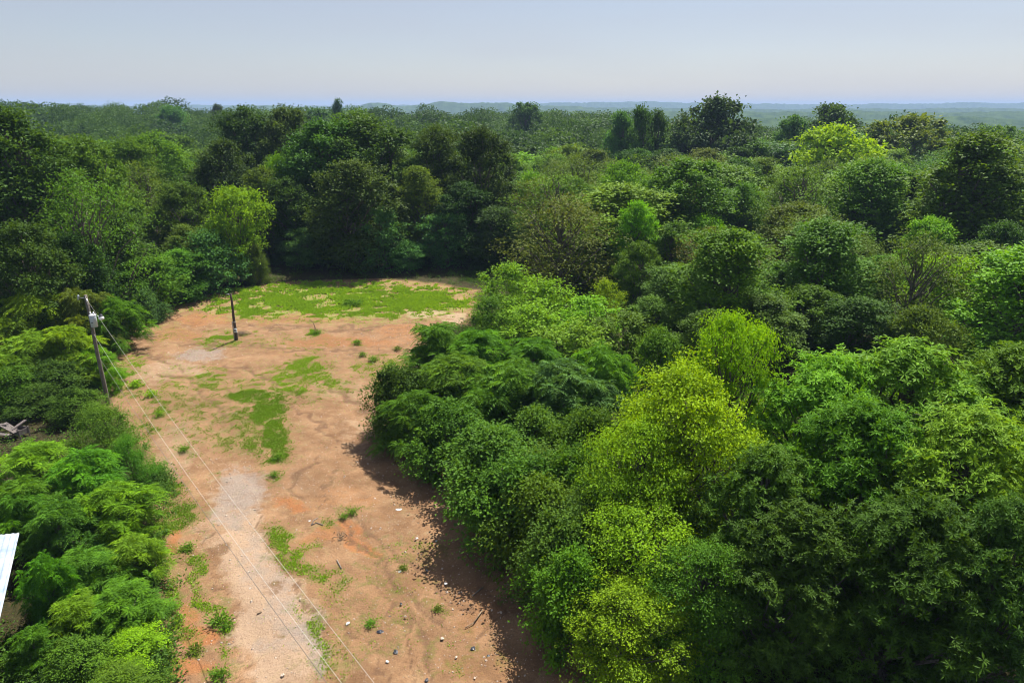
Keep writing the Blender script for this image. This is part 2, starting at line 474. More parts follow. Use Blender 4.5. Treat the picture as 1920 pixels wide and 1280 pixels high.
# distant versions
proto('maple_far', 3, 11, 17, zb=1.5, shape='round', npuff=40, pr=1.75, ncl=22, cr=0.6, nleaf=12, L=0.6, Wd=0.42, flat=0.9, wob=0.35)
proto('poplar_far', 2, 9, 19, zb=2, shape='oval', npuff=40, pr=1.5, ncl=20, cr=0.6, nleaf=12, L=0.6, Wd=0.42, flat=1.1, wob=0.35)
proto('broad_far', 2, 14, 15, zb=1.5, shape='umbrella', npuff=46, pr=1.8, ncl=22, cr=0.6, nleaf=12, L=0.6, Wd=0.42, flat=0.65, wob=0.35)

# leaf base colours (albedo)
CLR = dict(
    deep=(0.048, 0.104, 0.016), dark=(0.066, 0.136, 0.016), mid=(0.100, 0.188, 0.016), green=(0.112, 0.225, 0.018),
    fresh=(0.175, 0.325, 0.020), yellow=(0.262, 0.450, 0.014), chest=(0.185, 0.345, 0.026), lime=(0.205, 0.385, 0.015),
    olive=(0.122, 0.185, 0.020), brown=(0.145, 0.165, 0.030), blue=(0.095, 0.205, 0.045), grey=(0.135, 0.215, 0.070),
    emerald=(0.110, 0.250, 0.020), black=(0.050, 0.090, 0.022), gloss=(0.104, 0.196, 0.022))
COLWORD = dict(chest='green', deep='deep green', dark='dark green', mid='mid green', green='green', fresh='fresh green', yellow='bright yellow-green',
               lime='lime green', olive='olive green', brown='brownish green', blue='bluish green', grey='grey-green', emerald='emerald green',
               black='nearly black-green', gloss='glossy dark green')
TREES = []      # (x, y, radius)
rnd = random.Random(5)

def plant(name, key, x, y, W, H, color, label, cat='tree', group=None, var=None):
    W0, H0, ms = PROTO[key]
    i = rnd.randrange(len(ms)) if var is None else var % len(ms)
    crown, trunk = ms[i]
    root = bpy.data.objects.new(name, None)
    COL.objects.link(root)
    z = gz(x, y)
    root.location = (x, y, z)
    root.rotation_euler = (rnd.uniform(-.07, .07), rnd.uniform(-.07, .07), rnd.uniform(0, 6.28))
    root.empty_display_size = 0.5
    sx = W / W0; sz = H / H0
    root.scale = (sx * rnd.uniform(0.93, 1.07), sx * rnd.uniform(0.93, 1.07), sz)
    tag(root, label, cat, group)
    c = CLR[color]
    j = [rnd.uniform(0.88, 1.12) for _ in range(3)]
    cr_ = link('crown', crown, root)
    cr_.color = (c[0] * j[0] , c[1] * j[1], c[2] * j[2], 1)
    link('trunk', trunk, root)
    TREES.append((x, y, W / 2, root))
    return root

def tree_px(name, key, px, ptop, wpx, Y, color, label, cat='tree', group=None, var=None, hmin=1.2):
    p = on_y(px, ptop, Y)
    z = gz(p[0], Y)
    H = max(hmin, p[2] - z)
    depth = Y * cp - (z + H / 2 - CAMZ) * sp
    W = wpx * depth / FPX
    if key in ('maple', 'poplar', 'sparse'): W = min(W, H * 1.1)
    return plant(name, key, p[0], Y, W, H, color, label, cat, group, var)

#SPECS#
G_EDGE = 'tall trees standing along the far edge of the clearing'
G_LEFT = 'trees on the left side of the clearing'
G_FL = 'feathery shrubs beside the gravel drive at front left'
G_SH = 'shrubs of the thicket right of the clearing'
G_RF = 'close trees at front right'
G_RM = 'trees of the wood on the right'
T, SHB = 'tree', 'shrub'
specs = [
 # ---- far edge of the clearing
 ('broadleaf_tree','maple',660,305,165,99,'dark','dark dense round-topped tree standing alone in front at the middle of the clearing edge',T,G_EDGE),
 ('broadleaf_tree','sapling',722,392,92,97,'blue','small bluish tree right beside the dark round-topped tree at the clearing edge',T,G_EDGE),
 ('broadleaf_tree','layered',765,452,80,97,'blue','low spreading bluish tree at the clearing edge, right of the small bluish tree',T,G_EDGE),
 ('broadleaf_tree','maple',612,232,170,116,'dark','tall dark tree directly behind the round-topped tree, left part of the highest clump',T,G_EDGE),
 ('broadleaf_tree','maple',712,228,180,118,'dark','tall dark tree with clustered top, right part of the highest clump behind the clearing',T,G_EDGE),
 ('broadleaf_tree','poplar',655,218,140,124,'mid','tall tree peeking out between the two highest dark trees behind the clearing',T,G_EDGE),
 ('broadleaf_tree','maple',470,212,130,140,'deep','distant high dark tree, left one of a pair left of the highest clump',T,G_EDGE),
 ('broadleaf_tree','maple',545,208,120,142,'dark','distant high dark tree, right one of a pair left of the highest clump',T,G_EDGE),
 ('broadleaf_tree','maple',405,268,150,112,'deep','big dark round crown left of the yellow-green treetop',T,G_EDGE),
 ('broadleaf_tree','maple',480,318,110,108,'mid','mid green tree under the yellow-green treetop near the clearing',T,G_EDGE),
 ('broadleaf_tree','layered',512,288,64,116,'lime','small yellow-green treetop showing among the dark crowns left of centre',T,G_EDGE),
 ('broadleaf_tree','maple',545,335,110,106,'dark','dark tree in the gap left of the round-topped tree',T,G_EDGE),
 ('broadleaf_tree','maple',560,430,90,99,'blue','low bluish tree in shade at the clearing edge left of the round-topped tree',T,G_EDGE),
 ('broadleaf_tree','maple',905,248,130,112,'deep','dark high tree with domed top at the right end of the clearing edge',T,G_EDGE),
 ('broadleaf_tree','maple',825,245,110,118,'dark','dark high tree between the highest clump and the domed right-hand tree',T,G_EDGE),
 ('broadleaf_tree','poplar',790,320,100,106,'olive','olive-tinged tree in front of the dark high trees, right of the round-topped tree',T,G_EDGE),
 ('broadleaf_tree','maple',880,345,130,103,'deep','dark tree low in front of the domed tree at right end of the edge',T,G_EDGE),
 ('broadleaf_tree','layered',835,400,120,100,'blue','bluish green spreading tree behind the right end of the grass',T,G_EDGE),
 ('broadleaf_tree','maple',925,390,110,99,'deep','dark shaded tree just beyond the right tip of the grass',T,G_EDGE),
 ('broadleaf_tree','maple',610,400,90,103,'deep','narrow dark tree touching the left side of the round-topped tree',T,G_EDGE),
 # ---- left side
 ('broadleaf_tree','poplar',35,214,210,84,'dark','very tall dark green tree at the left edge of the picture',T,G_LEFT),
 ('broadleaf_tree','maple',150,262,150,98,'mid','tall tree right of the very tall left-edge tree',T,G_LEFT),
 ('broadleaf_tree','maple',245,262,120,126,'mid','rounded treetop left of the pale-topped broad tree in the left wood',T,G_LEFT),
 ('broadleaf_tree','maple',290,252,140,134,'green','broad tree with light top in the left wood, behind its neighbours',T,G_LEFT),
 ('broadleaf_tree','sparse',265,310,160,108,'olive','olive loose-leaved tree in the middle of the left wood',T,G_LEFT),
 ('broadleaf_tree','maple',335,345,120,104,'mid','mid green tree behind the yellow-olive tree on the left',T,G_LEFT),
 ('broadleaf_tree','sparse',150,330,190,76,'green','large lighter green tree in front of the very tall left tree',T,G_LEFT),
 ('broadleaf_tree','layered',430,352,135,96,'lime','yellow-olive bushy tree left of the shaded clearing edge',T,G_LEFT),
 ('broadleaf_tree','maple',340,425,100,92,'olive','smaller olive tree below the yellow-olive bushy tree',T,G_LEFT),
 ('broadleaf_tree','sapling',388,438,105,90,'blue','pale bluish small tree at the left corner of the clearing edge',T,G_LEFT),
 ('broadleaf_tree','thicket',480,455,50,95,'olive','little olive tree between pale bluish small tree and shaded wood edge',T,G_LEFT),
 ('broadleaf_tree','layered',265,482,130,80,'emerald','light green low spreading tree left of the pale bluish small tree',T,G_LEFT),
 ('broadleaf_tree','maple',330,470,110,86,'green','green low tree between the light spreading tree and pale bluish small tree',T,G_LEFT),
 ('broadleaf_tree','maple',40,420,160,67,'dark','dark middle-sized tree at left edge above the feathery bushes',T,G_LEFT),
 ('broadleaf_tree','maple',215,400,130,82,'dark','dark tree right of the large lighter green tree on the left',T,G_LEFT),
 ('broadleaf_tree','maple',120,440,120,72,'deep','deep green shaded tree under the large lighter green tree',T,G_LEFT),
 ('broadleaf_tree','maple',85,310,120,90,'dark','dark tree squeezed behind the large lighter green tree at left',T,G_LEFT),
 ('shrub','ailanthus',45,548,150,64,'fresh','feathery shrub at left edge, far row behind the utility pole',SHB,G_LEFT),
 ('shrub','ailanthus',140,545,130,66,'olive','reddish-olive feathery shrub right behind the utility pole top',SHB,G_LEFT),
 ('shrub','ailanthus',205,560,100,67,'green','green feathery shrub right of the utility pole top near the clearing',SHB,G_LEFT),
 ('shrub','thicket',262,545,70,76,'blue','dark leafy shrub where the dirt meets the left wood',SHB,G_LEFT),
 ('shrub','ailanthus',40,628,150,57,'fresh','bright feathery shrub at left edge below the far row',SHB,G_LEFT),
 ('shrub','ailanthus',118,615,120,58,'lime','lime green feathery shrub just left of the pole transformer',SHB,G_LEFT),
 ('shrub','ailanthus',172,650,90,58,'fresh','bright feathery shrub directly behind the lower utility pole',SHB,G_LEFT),
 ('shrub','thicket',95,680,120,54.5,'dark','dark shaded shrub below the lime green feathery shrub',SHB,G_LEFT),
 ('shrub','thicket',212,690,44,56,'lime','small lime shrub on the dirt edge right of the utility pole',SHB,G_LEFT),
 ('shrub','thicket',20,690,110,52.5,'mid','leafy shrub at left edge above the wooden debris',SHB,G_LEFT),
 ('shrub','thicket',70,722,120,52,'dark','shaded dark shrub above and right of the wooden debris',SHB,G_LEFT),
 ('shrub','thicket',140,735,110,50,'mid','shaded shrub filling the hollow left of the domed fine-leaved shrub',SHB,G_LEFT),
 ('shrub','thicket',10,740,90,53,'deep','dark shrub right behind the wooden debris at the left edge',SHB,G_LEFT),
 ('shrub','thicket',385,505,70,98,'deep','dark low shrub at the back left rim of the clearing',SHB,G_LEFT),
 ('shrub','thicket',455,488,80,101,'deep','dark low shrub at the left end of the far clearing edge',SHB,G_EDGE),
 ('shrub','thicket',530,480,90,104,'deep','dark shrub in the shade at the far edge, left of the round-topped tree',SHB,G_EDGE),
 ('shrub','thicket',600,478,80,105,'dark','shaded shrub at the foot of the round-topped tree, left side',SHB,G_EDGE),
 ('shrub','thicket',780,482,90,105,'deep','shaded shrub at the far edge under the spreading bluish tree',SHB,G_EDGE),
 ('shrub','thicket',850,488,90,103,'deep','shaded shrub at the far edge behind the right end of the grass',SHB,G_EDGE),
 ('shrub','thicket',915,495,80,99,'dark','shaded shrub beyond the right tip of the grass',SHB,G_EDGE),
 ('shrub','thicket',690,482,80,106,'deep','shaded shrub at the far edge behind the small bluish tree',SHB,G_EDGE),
 # ---- front left
 ('shrub','fineleaf',192,762,150,44,'emerald','domed fine-leaved shrub hiding the foot of the utility pole',SHB,G_FL),
 ('shrub','ailanthus',60,838,160,39.5,'fresh','feathery shrub below the wooden debris at left edge',SHB,G_FL),
 ('shrub','fineleaf',238,825,110,40,'emerald','fine-leaved rounded shrub bordering the dirt, below the domed one',SHB,G_FL),
 ('shrub','ailanthus',150,850,150,37,'emerald','feathery shrub between the debris-side shrub and the rounded fine-leaved one',SHB,G_FL),
 ('shrub','ailanthus',40,905,150,34,'emerald','feathery shrub at left edge, one row below the debris',SHB,G_FL),
 ('shrub','ailanthus',205,915,150,34,'fresh','feathery shrub touching the dirt halfway down the front left bank',SHB,G_FL),
 ('shrub','ailanthus',110,945,140,32,'emerald','feathery shrub in the centre of the front left bank',SHB,G_FL),
 ('shrub','ailanthus',240,1010,120,30.5,'fresh','feathery shrub beside the orange bare patch at front left',SHB,G_FL),
 ('shrub','ailanthus',150,1040,150,29,'emerald','dense feathery shrub right above the white roof corner',SHB,G_FL),
 ('shrub','ailanthus',225,1105,140,27,'green','feathery shrub low on the bank, left of the grassy strip',SHB,G_FL),
 ('shrub','ailanthus',135,1130,120,26,'fresh','feathery shrub right of the white roof',SHB,G_FL),
 ('shrub','ailanthus',72,1040,95,27.5,'emerald','feathery shrub drooping over the middle of the white roof edge',SHB,G_FL),
 ('shrub','ailanthus',60,1180,90,24.5,'green','feathery shrub leaning over the lower part of the white roof',SHB,G_FL),
 ('shrub','thicket',245,1190,130,25,'lime','leafy weedy shrub near the bottom, beside the lower orange patch',SHB,G_FL),
 ('shrub','thicket',140,1210,130,24,'green','leafy shrub at the bottom edge right of the white roof',SHB,G_FL),
 ('shrub','thicket',225,1262,150,22.6,'green','leafy shrub cut by the bottom edge at front left',SHB,G_FL),
 ('shrub','ailanthus',22,930,110,33,'emerald','feathery shrub at the left edge shading the top of the white roof',SHB,G_FL),
 # ---- thicket right of the clearing
 ('shrub','thicket',905,812,185,38.5,'gloss','leafy shrub at the left front rim of the thicket, casting the widest shadow lobe',SHB,G_SH),
 ('shrub','thicket',955,858,185,35.6,'gloss','leafy shrub hanging over the shadow band, second along the front rim',SHB,G_SH),
 ('shrub','thicket',1000,905,180,33,'mid','leafy shrub hanging over the shadow band, third along the front rim',SHB,G_SH),
 ('shrub','thicket',1040,965,170,30.2,'gloss','leafy shrub over the shadow band, fourth along the front rim',SHB,G_SH),
 ('shrub','thicket',1065,1035,165,27.4,'green','leafy shrub over the shadow band, nearest of the front rim',SHB,G_SH),
 ('shrub','ailanthus',815,612,140,58,'emerald','feathery bright shrub at the upper left corner of the right thicket',SHB,G_SH),
 ('shrub','ailanthus',900,618,150,57,'emerald','feathery shrub second from the left along the top of the right thicket',SHB,G_SH),
 ('shrub','thicket',735,690,120,50.5,'dark','vine-covered dark shrub on the left tip of the right thicket',SHB,G_SH),
 ('shrub','ailanthus',765,735,120,47,'green','feathery green shrub just below the vine-covered dark shrub',SHB,G_SH),
 ('shrub','ailanthus',850,672,150,52,'green','feathery shrub behind the vine-draped dome of the thicket',SHB,G_SH),
 ('shrub','ailanthus',950,680,160,50,'emerald','feathery shrub in the centre of the right thicket',SHB,G_SH),
 ('shrub','thicket',832,752,130,45,'gloss','dark vine-draped domed shrub in the left part of the thicket',SHB,G_SH),
 ('shrub','ailanthus',1045,682,150,49,'blue','pale feathery shrub left of the yellow-green tree',SHB,G_SH),
 ('shrub','ailanthus',1000,640,130,55,'green','feathery shrub at the back of the thicket near the bright saplings',SHB,G_SH),
 ('shrub','ailanthus',1100,650,130,52,'emerald','feathery shrub at the back of the thicket beside the yellow-green tree',SHB,G_SH),
 ('shrub','thicket',905,800,170,41,'gloss','wide leafy shrub at the front of the thicket above its shadow',SHB,G_SH),
 ('shrub','thicket',985,770,140,42.5,'gloss','leafy shrub with brownish tips in the middle of the thicket',SHB,G_SH),
 ('shrub','thicket',1080,770,140,41,'mid','leafy shrub against the left side of the yellow-green tree',SHB,G_SH),
 ('shrub','thicket',985,850,170,37.5,'mid','leafy shrub leaning over the shadow, right of the wide one',SHB,G_SH),
 ('shrub','thicket',1075,850,150,36,'green','green shrub below the yellow-green tree, left flank',SHB,G_SH),
 ('broadleaf_tree','thicket',1065,935,140,32.5,'gloss','glossy small tree overhanging the dark shadow at centre right',T,G_SH),
 ('broadleaf_tree','thicket',1130,905,140,33,'green','small green tree between the glossy small tree and the yellow-green trees',T,G_SH),
 # ---- bright saplings behind the thicket
 ('sapling','sapling',955,500,110,76,'fresh','bright green sapling, leftmost and tallest behind the thicket','sapling',G_SH),
 ('sapling','sapling',1030,528,120,73,'lime','lime sapling right of the tallest bright sapling','sapling',G_SH),
 ('sapling','sapling',920,560,80,69,'green','small sapling at the edge of the grass tip','sapling',G_SH),
 ('sapling','sapling',1005,575,120,66,'fresh','bright sapling in front of the lime sapling','sapling',G_SH),
 ('sapling','sapling',1100,562,130,68,'lime','lime sapling third from the left behind the thicket','sapling',G_SH),
 ('sapling','sapling',1085,610,130,60,'fresh','bright sapling right above the pale feathery shrubs','sapling',G_SH),
 ('sapling','sapling',1175,590,130,63,'green','green sapling at the right end of the sapling row','sapling',G_SH),
 ('sapling','sapling',1135,530,60,74,'lime','small yellowish sapling standing behind the sapling row','sapling',G_SH),
 # ---- front right
 ('yellow_green_tree','hackberry',1400,598,170,37,'yellow','tall bright yellow-green tree top standing highest at front right',T,G_RF),
 ('yellow_green_tree','hackberry',1285,690,230,33.5,'yellow','broad bright yellow-green tree left of the tallest yellow one',T,G_RF),
 ('yellow_green_tree','hackberry',1205,800,200,30.5,'lime','lime green tree leaning out towards the thicket at front right',T,G_RF),
 ('yellow_green_tree','hackberry',1180,960,220,27,'lime','lower lime tree whose branches overhang the shadow at bottom centre',T,G_RF),
 ('yellow_green_tree','hackberry',1165,1110,180,23.6,'lime','lowest lime tree cut by the bottom edge right of the dirt',T,G_RF),
 ('chestnut_tree','chestnut',1420,845,240,28,'gloss','rounded long-leaved tree in front of the bright yellow-green trees',T,G_RF),
 ('chestnut_tree','chestnut',1560,665,270,36,'chest','long-leaved tree right of the tallest yellow-green tree',T,G_RF),
 ('chestnut_tree','chestnut',1735,655,300,35,'chest','wide long-leaved tree, middle one along the top of the front right canopy',T,G_RF),
 ('chestnut_tree','chestnut',1900,648,280,36,'green','long-leaved tree cut by the right edge, top of the front canopy',T,G_RF),
 ('chestnut_tree','chestnut',1640,770,280,29,'green','long-leaved tree in the middle of the front right canopy',T,G_RF),
 ('chestnut_tree','chestnut',1830,780,300,28,'chest','large long-leaved tree beside the right edge, nearest bright crown',T,G_RF),
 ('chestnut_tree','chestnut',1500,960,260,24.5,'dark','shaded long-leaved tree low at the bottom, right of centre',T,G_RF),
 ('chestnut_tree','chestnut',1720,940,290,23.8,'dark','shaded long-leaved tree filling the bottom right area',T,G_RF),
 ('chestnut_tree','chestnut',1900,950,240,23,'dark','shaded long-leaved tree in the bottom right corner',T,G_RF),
 ('yellow_green_tree','hackberry',1330,1040,190,24.0,'green','dark green tree below the rounded long-leaved tree at the bottom',T,G_RF),
 # ---- middle right
 ('broadleaf_tree','sparse',1060,372,200,89,'olive','large loose olive tree with brown branches right of the shaded edge',T,G_RM),
 ('broadleaf_tree','sparse',1010,335,110,112,'brown','thin tree with reddish dead twigs behind the large olive tree',T,G_RM),
 ('broadleaf_tree','layered',990,320,90,122,'fresh','light green tree just right of the high dark edge trees',T,G_RM),
 ('broadleaf_tree','maple',1075,335,120,118,'mid','mid green crown above the large loose olive tree',T,G_RM),
 ('broadleaf_tree','maple',1190,382,90,92,'lime','small lime-topped tree right of the large olive tree',T,G_RM),
 ('broadleaf_tree','maple',1200,458,90,80,'mid','rounded low tree under the lime-topped tree',T,G_RM),
 ('broadleaf_tree','layered',1175,300,120,130,'fresh','bright spreading tree in the middle of the wood',T,G_RM),
 ('broadleaf_tree','sparse',1275,305,110,118,'brown','brown-leaved thin tree in the middle of the right wood',T,G_RM),
 ('broadleaf_tree','sparse',1335,432,120,86,'brown','low brownish tree with bare grey branches',T,G_RM),
 ('broadleaf_tree','maple',1270,420,110,92,'mid','mid green tree between the lime-topped and the low brownish tree',T,G_RM),
 ('broadleaf_tree','maple',1265,500,120,74,'gloss','rounded green tree behind the sapling row end',T,G_RM),
 ('broadleaf_tree','maple',1350,505,130,73,'gloss','rounded pale-leaved tree below the low brownish tree',T,G_RM),
 ('broadleaf_tree','layered',1320,402,90,100,'lime','light yellow-green crown left of the sparse grey-branched tree',T,G_RM),
 ('broadleaf_tree','maple',1440,555,150,62,'gloss','leafy tree directly behind the tallest yellow-green tree',T,G_RM),
 ('broadleaf_tree','sparse',1520,400,230,86,'olive','sparse olive tree with many grey branches in the right wood',T,G_RM),
 ('broadleaf_tree','maple',1400,345,90,120,'green','green crown left of the rounded pair on the right',T,G_RM),
 ('broadleaf_tree','maple',1490,318,130,128,'green','rounded tree under the grey-green smooth crowns',T,G_RM),
 ('broadleaf_tree','maple',1380,300,110,140,'dark','dark rounded tree below the big lone crown on the skyline',T,G_RM),
 ('broadleaf_tree','maple',1680,310,80,135,'fresh','small fresh green crown left of the dark cedars',T,G_RM),
 ('cedar_tree','cedar',1712,330,42,108,'black','slim dark cedar, left one of two in the right wood',T,G_RM),
 ('cedar_tree','cedar',1738,352,34,106,'black','slim dark cedar, right and shorter one of two',T,G_RM),
 ('broadleaf_tree','poplar',1840,262,220,94,'mid','tall massive tree near the right edge',T,G_RM),
 ('broadleaf_tree','maple',1745,410,110,88,'lime','bright-topped tree left of the foot of the tall massive tree',T,G_RM),
 ('broadleaf_tree','layered',1785,480,170,72,'yellow','glowing yellow-green rounded tree at right above the long-leaved canopy',T,G_RM),
 ('broadleaf_tree','maple',1890,535,130,65,'gloss','pale leafy tree at right edge beside the glowing yellow-green tree',T,G_RM),
 ('broadleaf_tree','maple',1895,420,120,80,'dark','dark tree at right edge under the tall massive tree',T,G_RM),
 ('broadleaf_tree','sparse',1610,440,120,88,'olive','olive bush-like tree right of the sparse grey-branched tree',T,G_RM),
 ('broadleaf_tree','maple',1660,480,120,78,'green','green tree left of the glowing yellow-green tree',T,G_RM),
 ('broadleaf_tree','maple',1620,560,150,62,'dark','dark shaded tree behind the top of the long-leaved canopy',T,G_RM),
 ('broadleaf_tree','maple',1520,540,140,66,'mid','mid green tree behind the long-leaved canopy, right of the tallest yellow tree',T,G_RM),
 ('broadleaf_tree','layered',1735,575,140,58,'mid','spreading low tree between the long-leaved canopy and the glowing tree',T,G_RM),
 ('cedar_tree','cedar',1468,510,36,72,'black','small dark cedar behind the leafy trees near the tallest yellow tree',T,G_RM),
 ('broadleaf_tree','maple',1225,560,110,66,'mid','dull green tree right beside the end of the sapling row',T,G_RM),
 ('broadleaf_tree','maple',1330,585,120,58,'gloss','leafy tree filling the gap left of the tallest yellow-green tree',T,G_RM),
 ('broadleaf_tree','thicket',1235,620,130,54,'green','low leafy tree behind the broad yellow-green tree',T,G_RM),
 # ---- skyline
 ('oak_tree','broad_far',1355,184,150,205,'black','huge dark lone crown rising above the skyline right of centre',T,G_RM),
 ('oak_tree','broad_far',1562,196,125,240,'dark','dark flat-topped tree on the skyline above the yellow tree',T,G_RM),
 ('broadleaf_tree','broad_far',1575,236,175,165,'yellow','broad yellow tree glowing below the right skyline',T,G_RM),
 ('broadleaf_tree','layered',1560,300,100,150,'grey','smooth grey-green crown below the broad yellow tree',T,G_RM),
 ('broadleaf_tree','layered',1650,296,125,152,'grey','wider smooth grey-green crown right of its twin below the yellow tree',T,G_RM),
 ('broadleaf_tree','broad_far',1715,218,170,205,'olive','broad dull olive tree on the skyline right of the yellow tree',T,G_RM),
 ('broadleaf_tree','maple_far',1872,238,90,215,'mid','rounded tree on the skyline near the right edge',T,G_RM),
 ('broadleaf_tree','maple_far',1495,218,80,225,'blue','bluish tree on the skyline between huge dark crown and flat-topped tree',T,G_RM),
 ('broadleaf_tree','poplar_far',1152,215,48,215,'blue','slender tree, leftmost of a row on the skyline left of the huge crown',T,G_RM),
 ('broadleaf_tree','poplar_far',1178,212,48,212,'blue','slender tree, second of the row on the skyline left of the huge crown',T,G_RM),
 ('broadleaf_tree','poplar_far',1206,203,52,205,'dark','slender dark tree, tallest of the row left of the huge crown',T,G_RM),
 ('broadleaf_tree','poplar_far',1232,210,46,208,'dark','slender dark tree, rightmost of the row left of the huge crown',T,G_RM),
 ('broadleaf_tree','maple_far',985,194,62,330,'dark','rounded treetop on the skyline right of the blue hills',T,G_RM),
 ('broadleaf_tree','poplar_far',628,192,22,330,'dark','narrow dark treetop poking above the skyline over the highest clump',T,G_EDGE),
 ('broadleaf_tree','maple_far',407,196,34,360,'black','small round dark treetop alone on the left skyline',T,G_LEFT),
 ('broadleaf_tree','maple_far',318,200,55,330,'blue','dark bluish rounded tree below the left skyline',T,G_LEFT),
 ('broadleaf_tree','maple_far',210,203,40,390,'dark','treetop on the left skyline nearest the wooded rise',T,G_LEFT),
 ('broadleaf_tree','maple_far',590,204,60,340,'dark','bushy treetop on the skyline left of the narrow dark one',T,G_LEFT),
 ('broadleaf_tree','sparse',1040,300,90,140,'grey','hazy grey-green tree right of the domed edge tree',T,G_RM),
]
for k, s in enumerate(specs):
    n_, key, px, pt, wpx, Y, col, lab, cat, grp = s
    if grp == G_EDGE and pt < 250: wpx *= 1.12; pt -= 4
    if grp == G_EDGE and Y < 130: Y += 6 if Y < 105 else 4
    if n_ in ('yellow_green_tree', 'chestnut_tree'): wpx *= 1.2
    if grp == G_SH and Y < 53: Y *= 0.945; px += 12; wpx *= 1.22
    if n_ == 'yellow_green_tree' and px < 1250: px += 20
    tree_px(n_, key, px, pt, wpx, Y, col, lab, cat, grp, var=k)

# fill trees of the wood: one object each, labelled afterwards by rank within their zone
def in_clearing(x, y, margin=0.0):
    # open ground between the front and the far edge (checked in plan)
    P = CLEAR
    inside = False; d = 1e9
    n = len(P)
    for i in range(n):
        x1, y1 = P[i]; x2, y2 = P[(i + 1) % n]
        if (y1 > y) != (y2 > y) and x < (x2 - x1) * (y - y1) / (y2 - y1) + x1: inside = not inside
        t = max(0, min(1, ((x - x1) * (x2 - x1) + (y - y1) * (y2 - y1)) / ((x2 - x1) ** 2 + (y2 - y1) ** 2 + 1e-9)))
        d = min(d, math.hypot(x - x1 - t * (x2 - x1), y - y1 - t * (y2 - y1)))
    return inside or d < margin

CLEAR_PX = [(345, 1400), (330, 1280), (315, 1100), (300, 950), (290, 860), (250, 800), (215, 740), (208, 690), (225, 625), (300, 588), (380, 560),
            (440, 543), (560, 529), (700, 525), (800, 530), (890, 545), (885, 592), (800, 640), (745, 690), (735, 790), (830, 880), (960, 960),
            (1080, 1030), (1150, 1120), (1190, 1280), (1200, 1400)]
CLEAR = [tuple(on_z(px, py)[:2]) for px, py in CLEAR_PX]

fills = []
def fill_zone(y0, y1, step, hrange, keys, cols, xlim=None, clear=6.5, minr=0.62):
    y = y0
    row = 0
    while y < y1:
        half = y * 0.80 + 8
        x = -half + (row % 2) * step * 0.5
        while x < half:
            xx = x + rnd.uniform(-0.32, 0.32) * step; yy = y + rnd.uniform(-0.32, 0.32) * step
            x += step
            if xlim and not xlim(xx, yy): continue
            if in_clearing(xx, yy, clear) if yy < 125 else False: continue
            if any((xx - a) ** 2 + (yy - b) ** 2 < (max(3.0, r * minr) + step * 0.22) ** 2 for a, b, r, _ in TREES if abs(b - yy) < 14): continue
            fills.append((xx, yy, rnd.uniform(*hrange), rnd.choice(keys), rnd.choice(cols), step))
        y += step * 0.9; row += 1

COLS = ['dark', 'mid', 'mid', 'green', 'olive', 'gloss', 'deep', 'green', 'blue', 'fresh']
fill_zone(60, 100, 9.5, (9.0, 13.5), ['maple', 'maple', 'sparse', 'poplar', 'maple'], COLS, lambda x, y: x > 4 + (y - 60) * 0.05)
fill_zone(62, 104, 9.0, (9, 14), ['maple', 'maple', 'sparse'], COLS, lambda x, y: x < -46 - (y - 62) * 0.2, clear=9)
fill_zone(104, 190, 13.5, (12, 16.5), ['maple', 'poplar', 'maple', 'sparse', 'layered', 'maple'], COLS)
fill_zone(190, 228, 15, (14, 18), ['maple_far', 'poplar_far', 'broad_far', 'maple_far'], COLS + ['dark', 'blue'])
for x, y, H, key, col, step in fills:
    W = step * rnd.uniform(1.0, 1.35)
    if key in ('layered',): H *= 0.82
    plant('broadleaf_tree', key, x, y, W, H, col, None, 'tree', None)
    o = TREES[-1][3]
    o['group'] = 'unsingled'
    o['_c'] = col; o['_k'] = key

# labels for the fill trees: look + zone + rank from the left
ORD = ['leftmost', 'second from the left', 'third from the left', 'fourth from the left', 'fifth from the left', 'sixth from the left',
       'seventh from the left', 'eighth from the left', 'ninth from the left', 'tenth from the left', 'eleventh from the left', 'twelfth from the left']
SHAPE = dict(maple='round', poplar='tall', sparse='thin', layered='spreading', maple_far='round', poplar_far='slender', broad_far='broad')
zones = {}
for x, y, r, o in TREES:
    if o.get('group') != 'unsingled': continue
    px, _ = project(x, y, 10)
    if y < 104:
        z = 'right wood behind the thicket' if x > 0 else 'left wood beside clearing'
    elif y < 132:
        z = 'left wood' if px < 380 else ('behind the clearing edge' if px < 960 else 'middle right wood')
    elif y < 190:
        z = 'back left wood' if px < 420 else ('behind the highest trees' if px < 960 else 'upper right wood')
    else:
        z = 'far left wood' if px < 640 else ('far central wood' if px < 1150 else 'far right wood')
    zones.setdefault((z, COLWORD[o['_c']], SHAPE[o['_k']]), []).append((float(px), o, y))
for (z, c, s), lst in zones.items():
    lst.sort(key=lambda q: q[0])
    for k, (px, o, y) in enumerate(lst):
        if len(lst) == 1: o['label'] = f'the only {c} {s} tree in the {z}'
        else: o['label'] = f'{ORD[min(k, 11)]} of {c} {s} trees, {z}'
        o['group'] = 'trees of the ' + z
        del o['_c']; del o['_k']

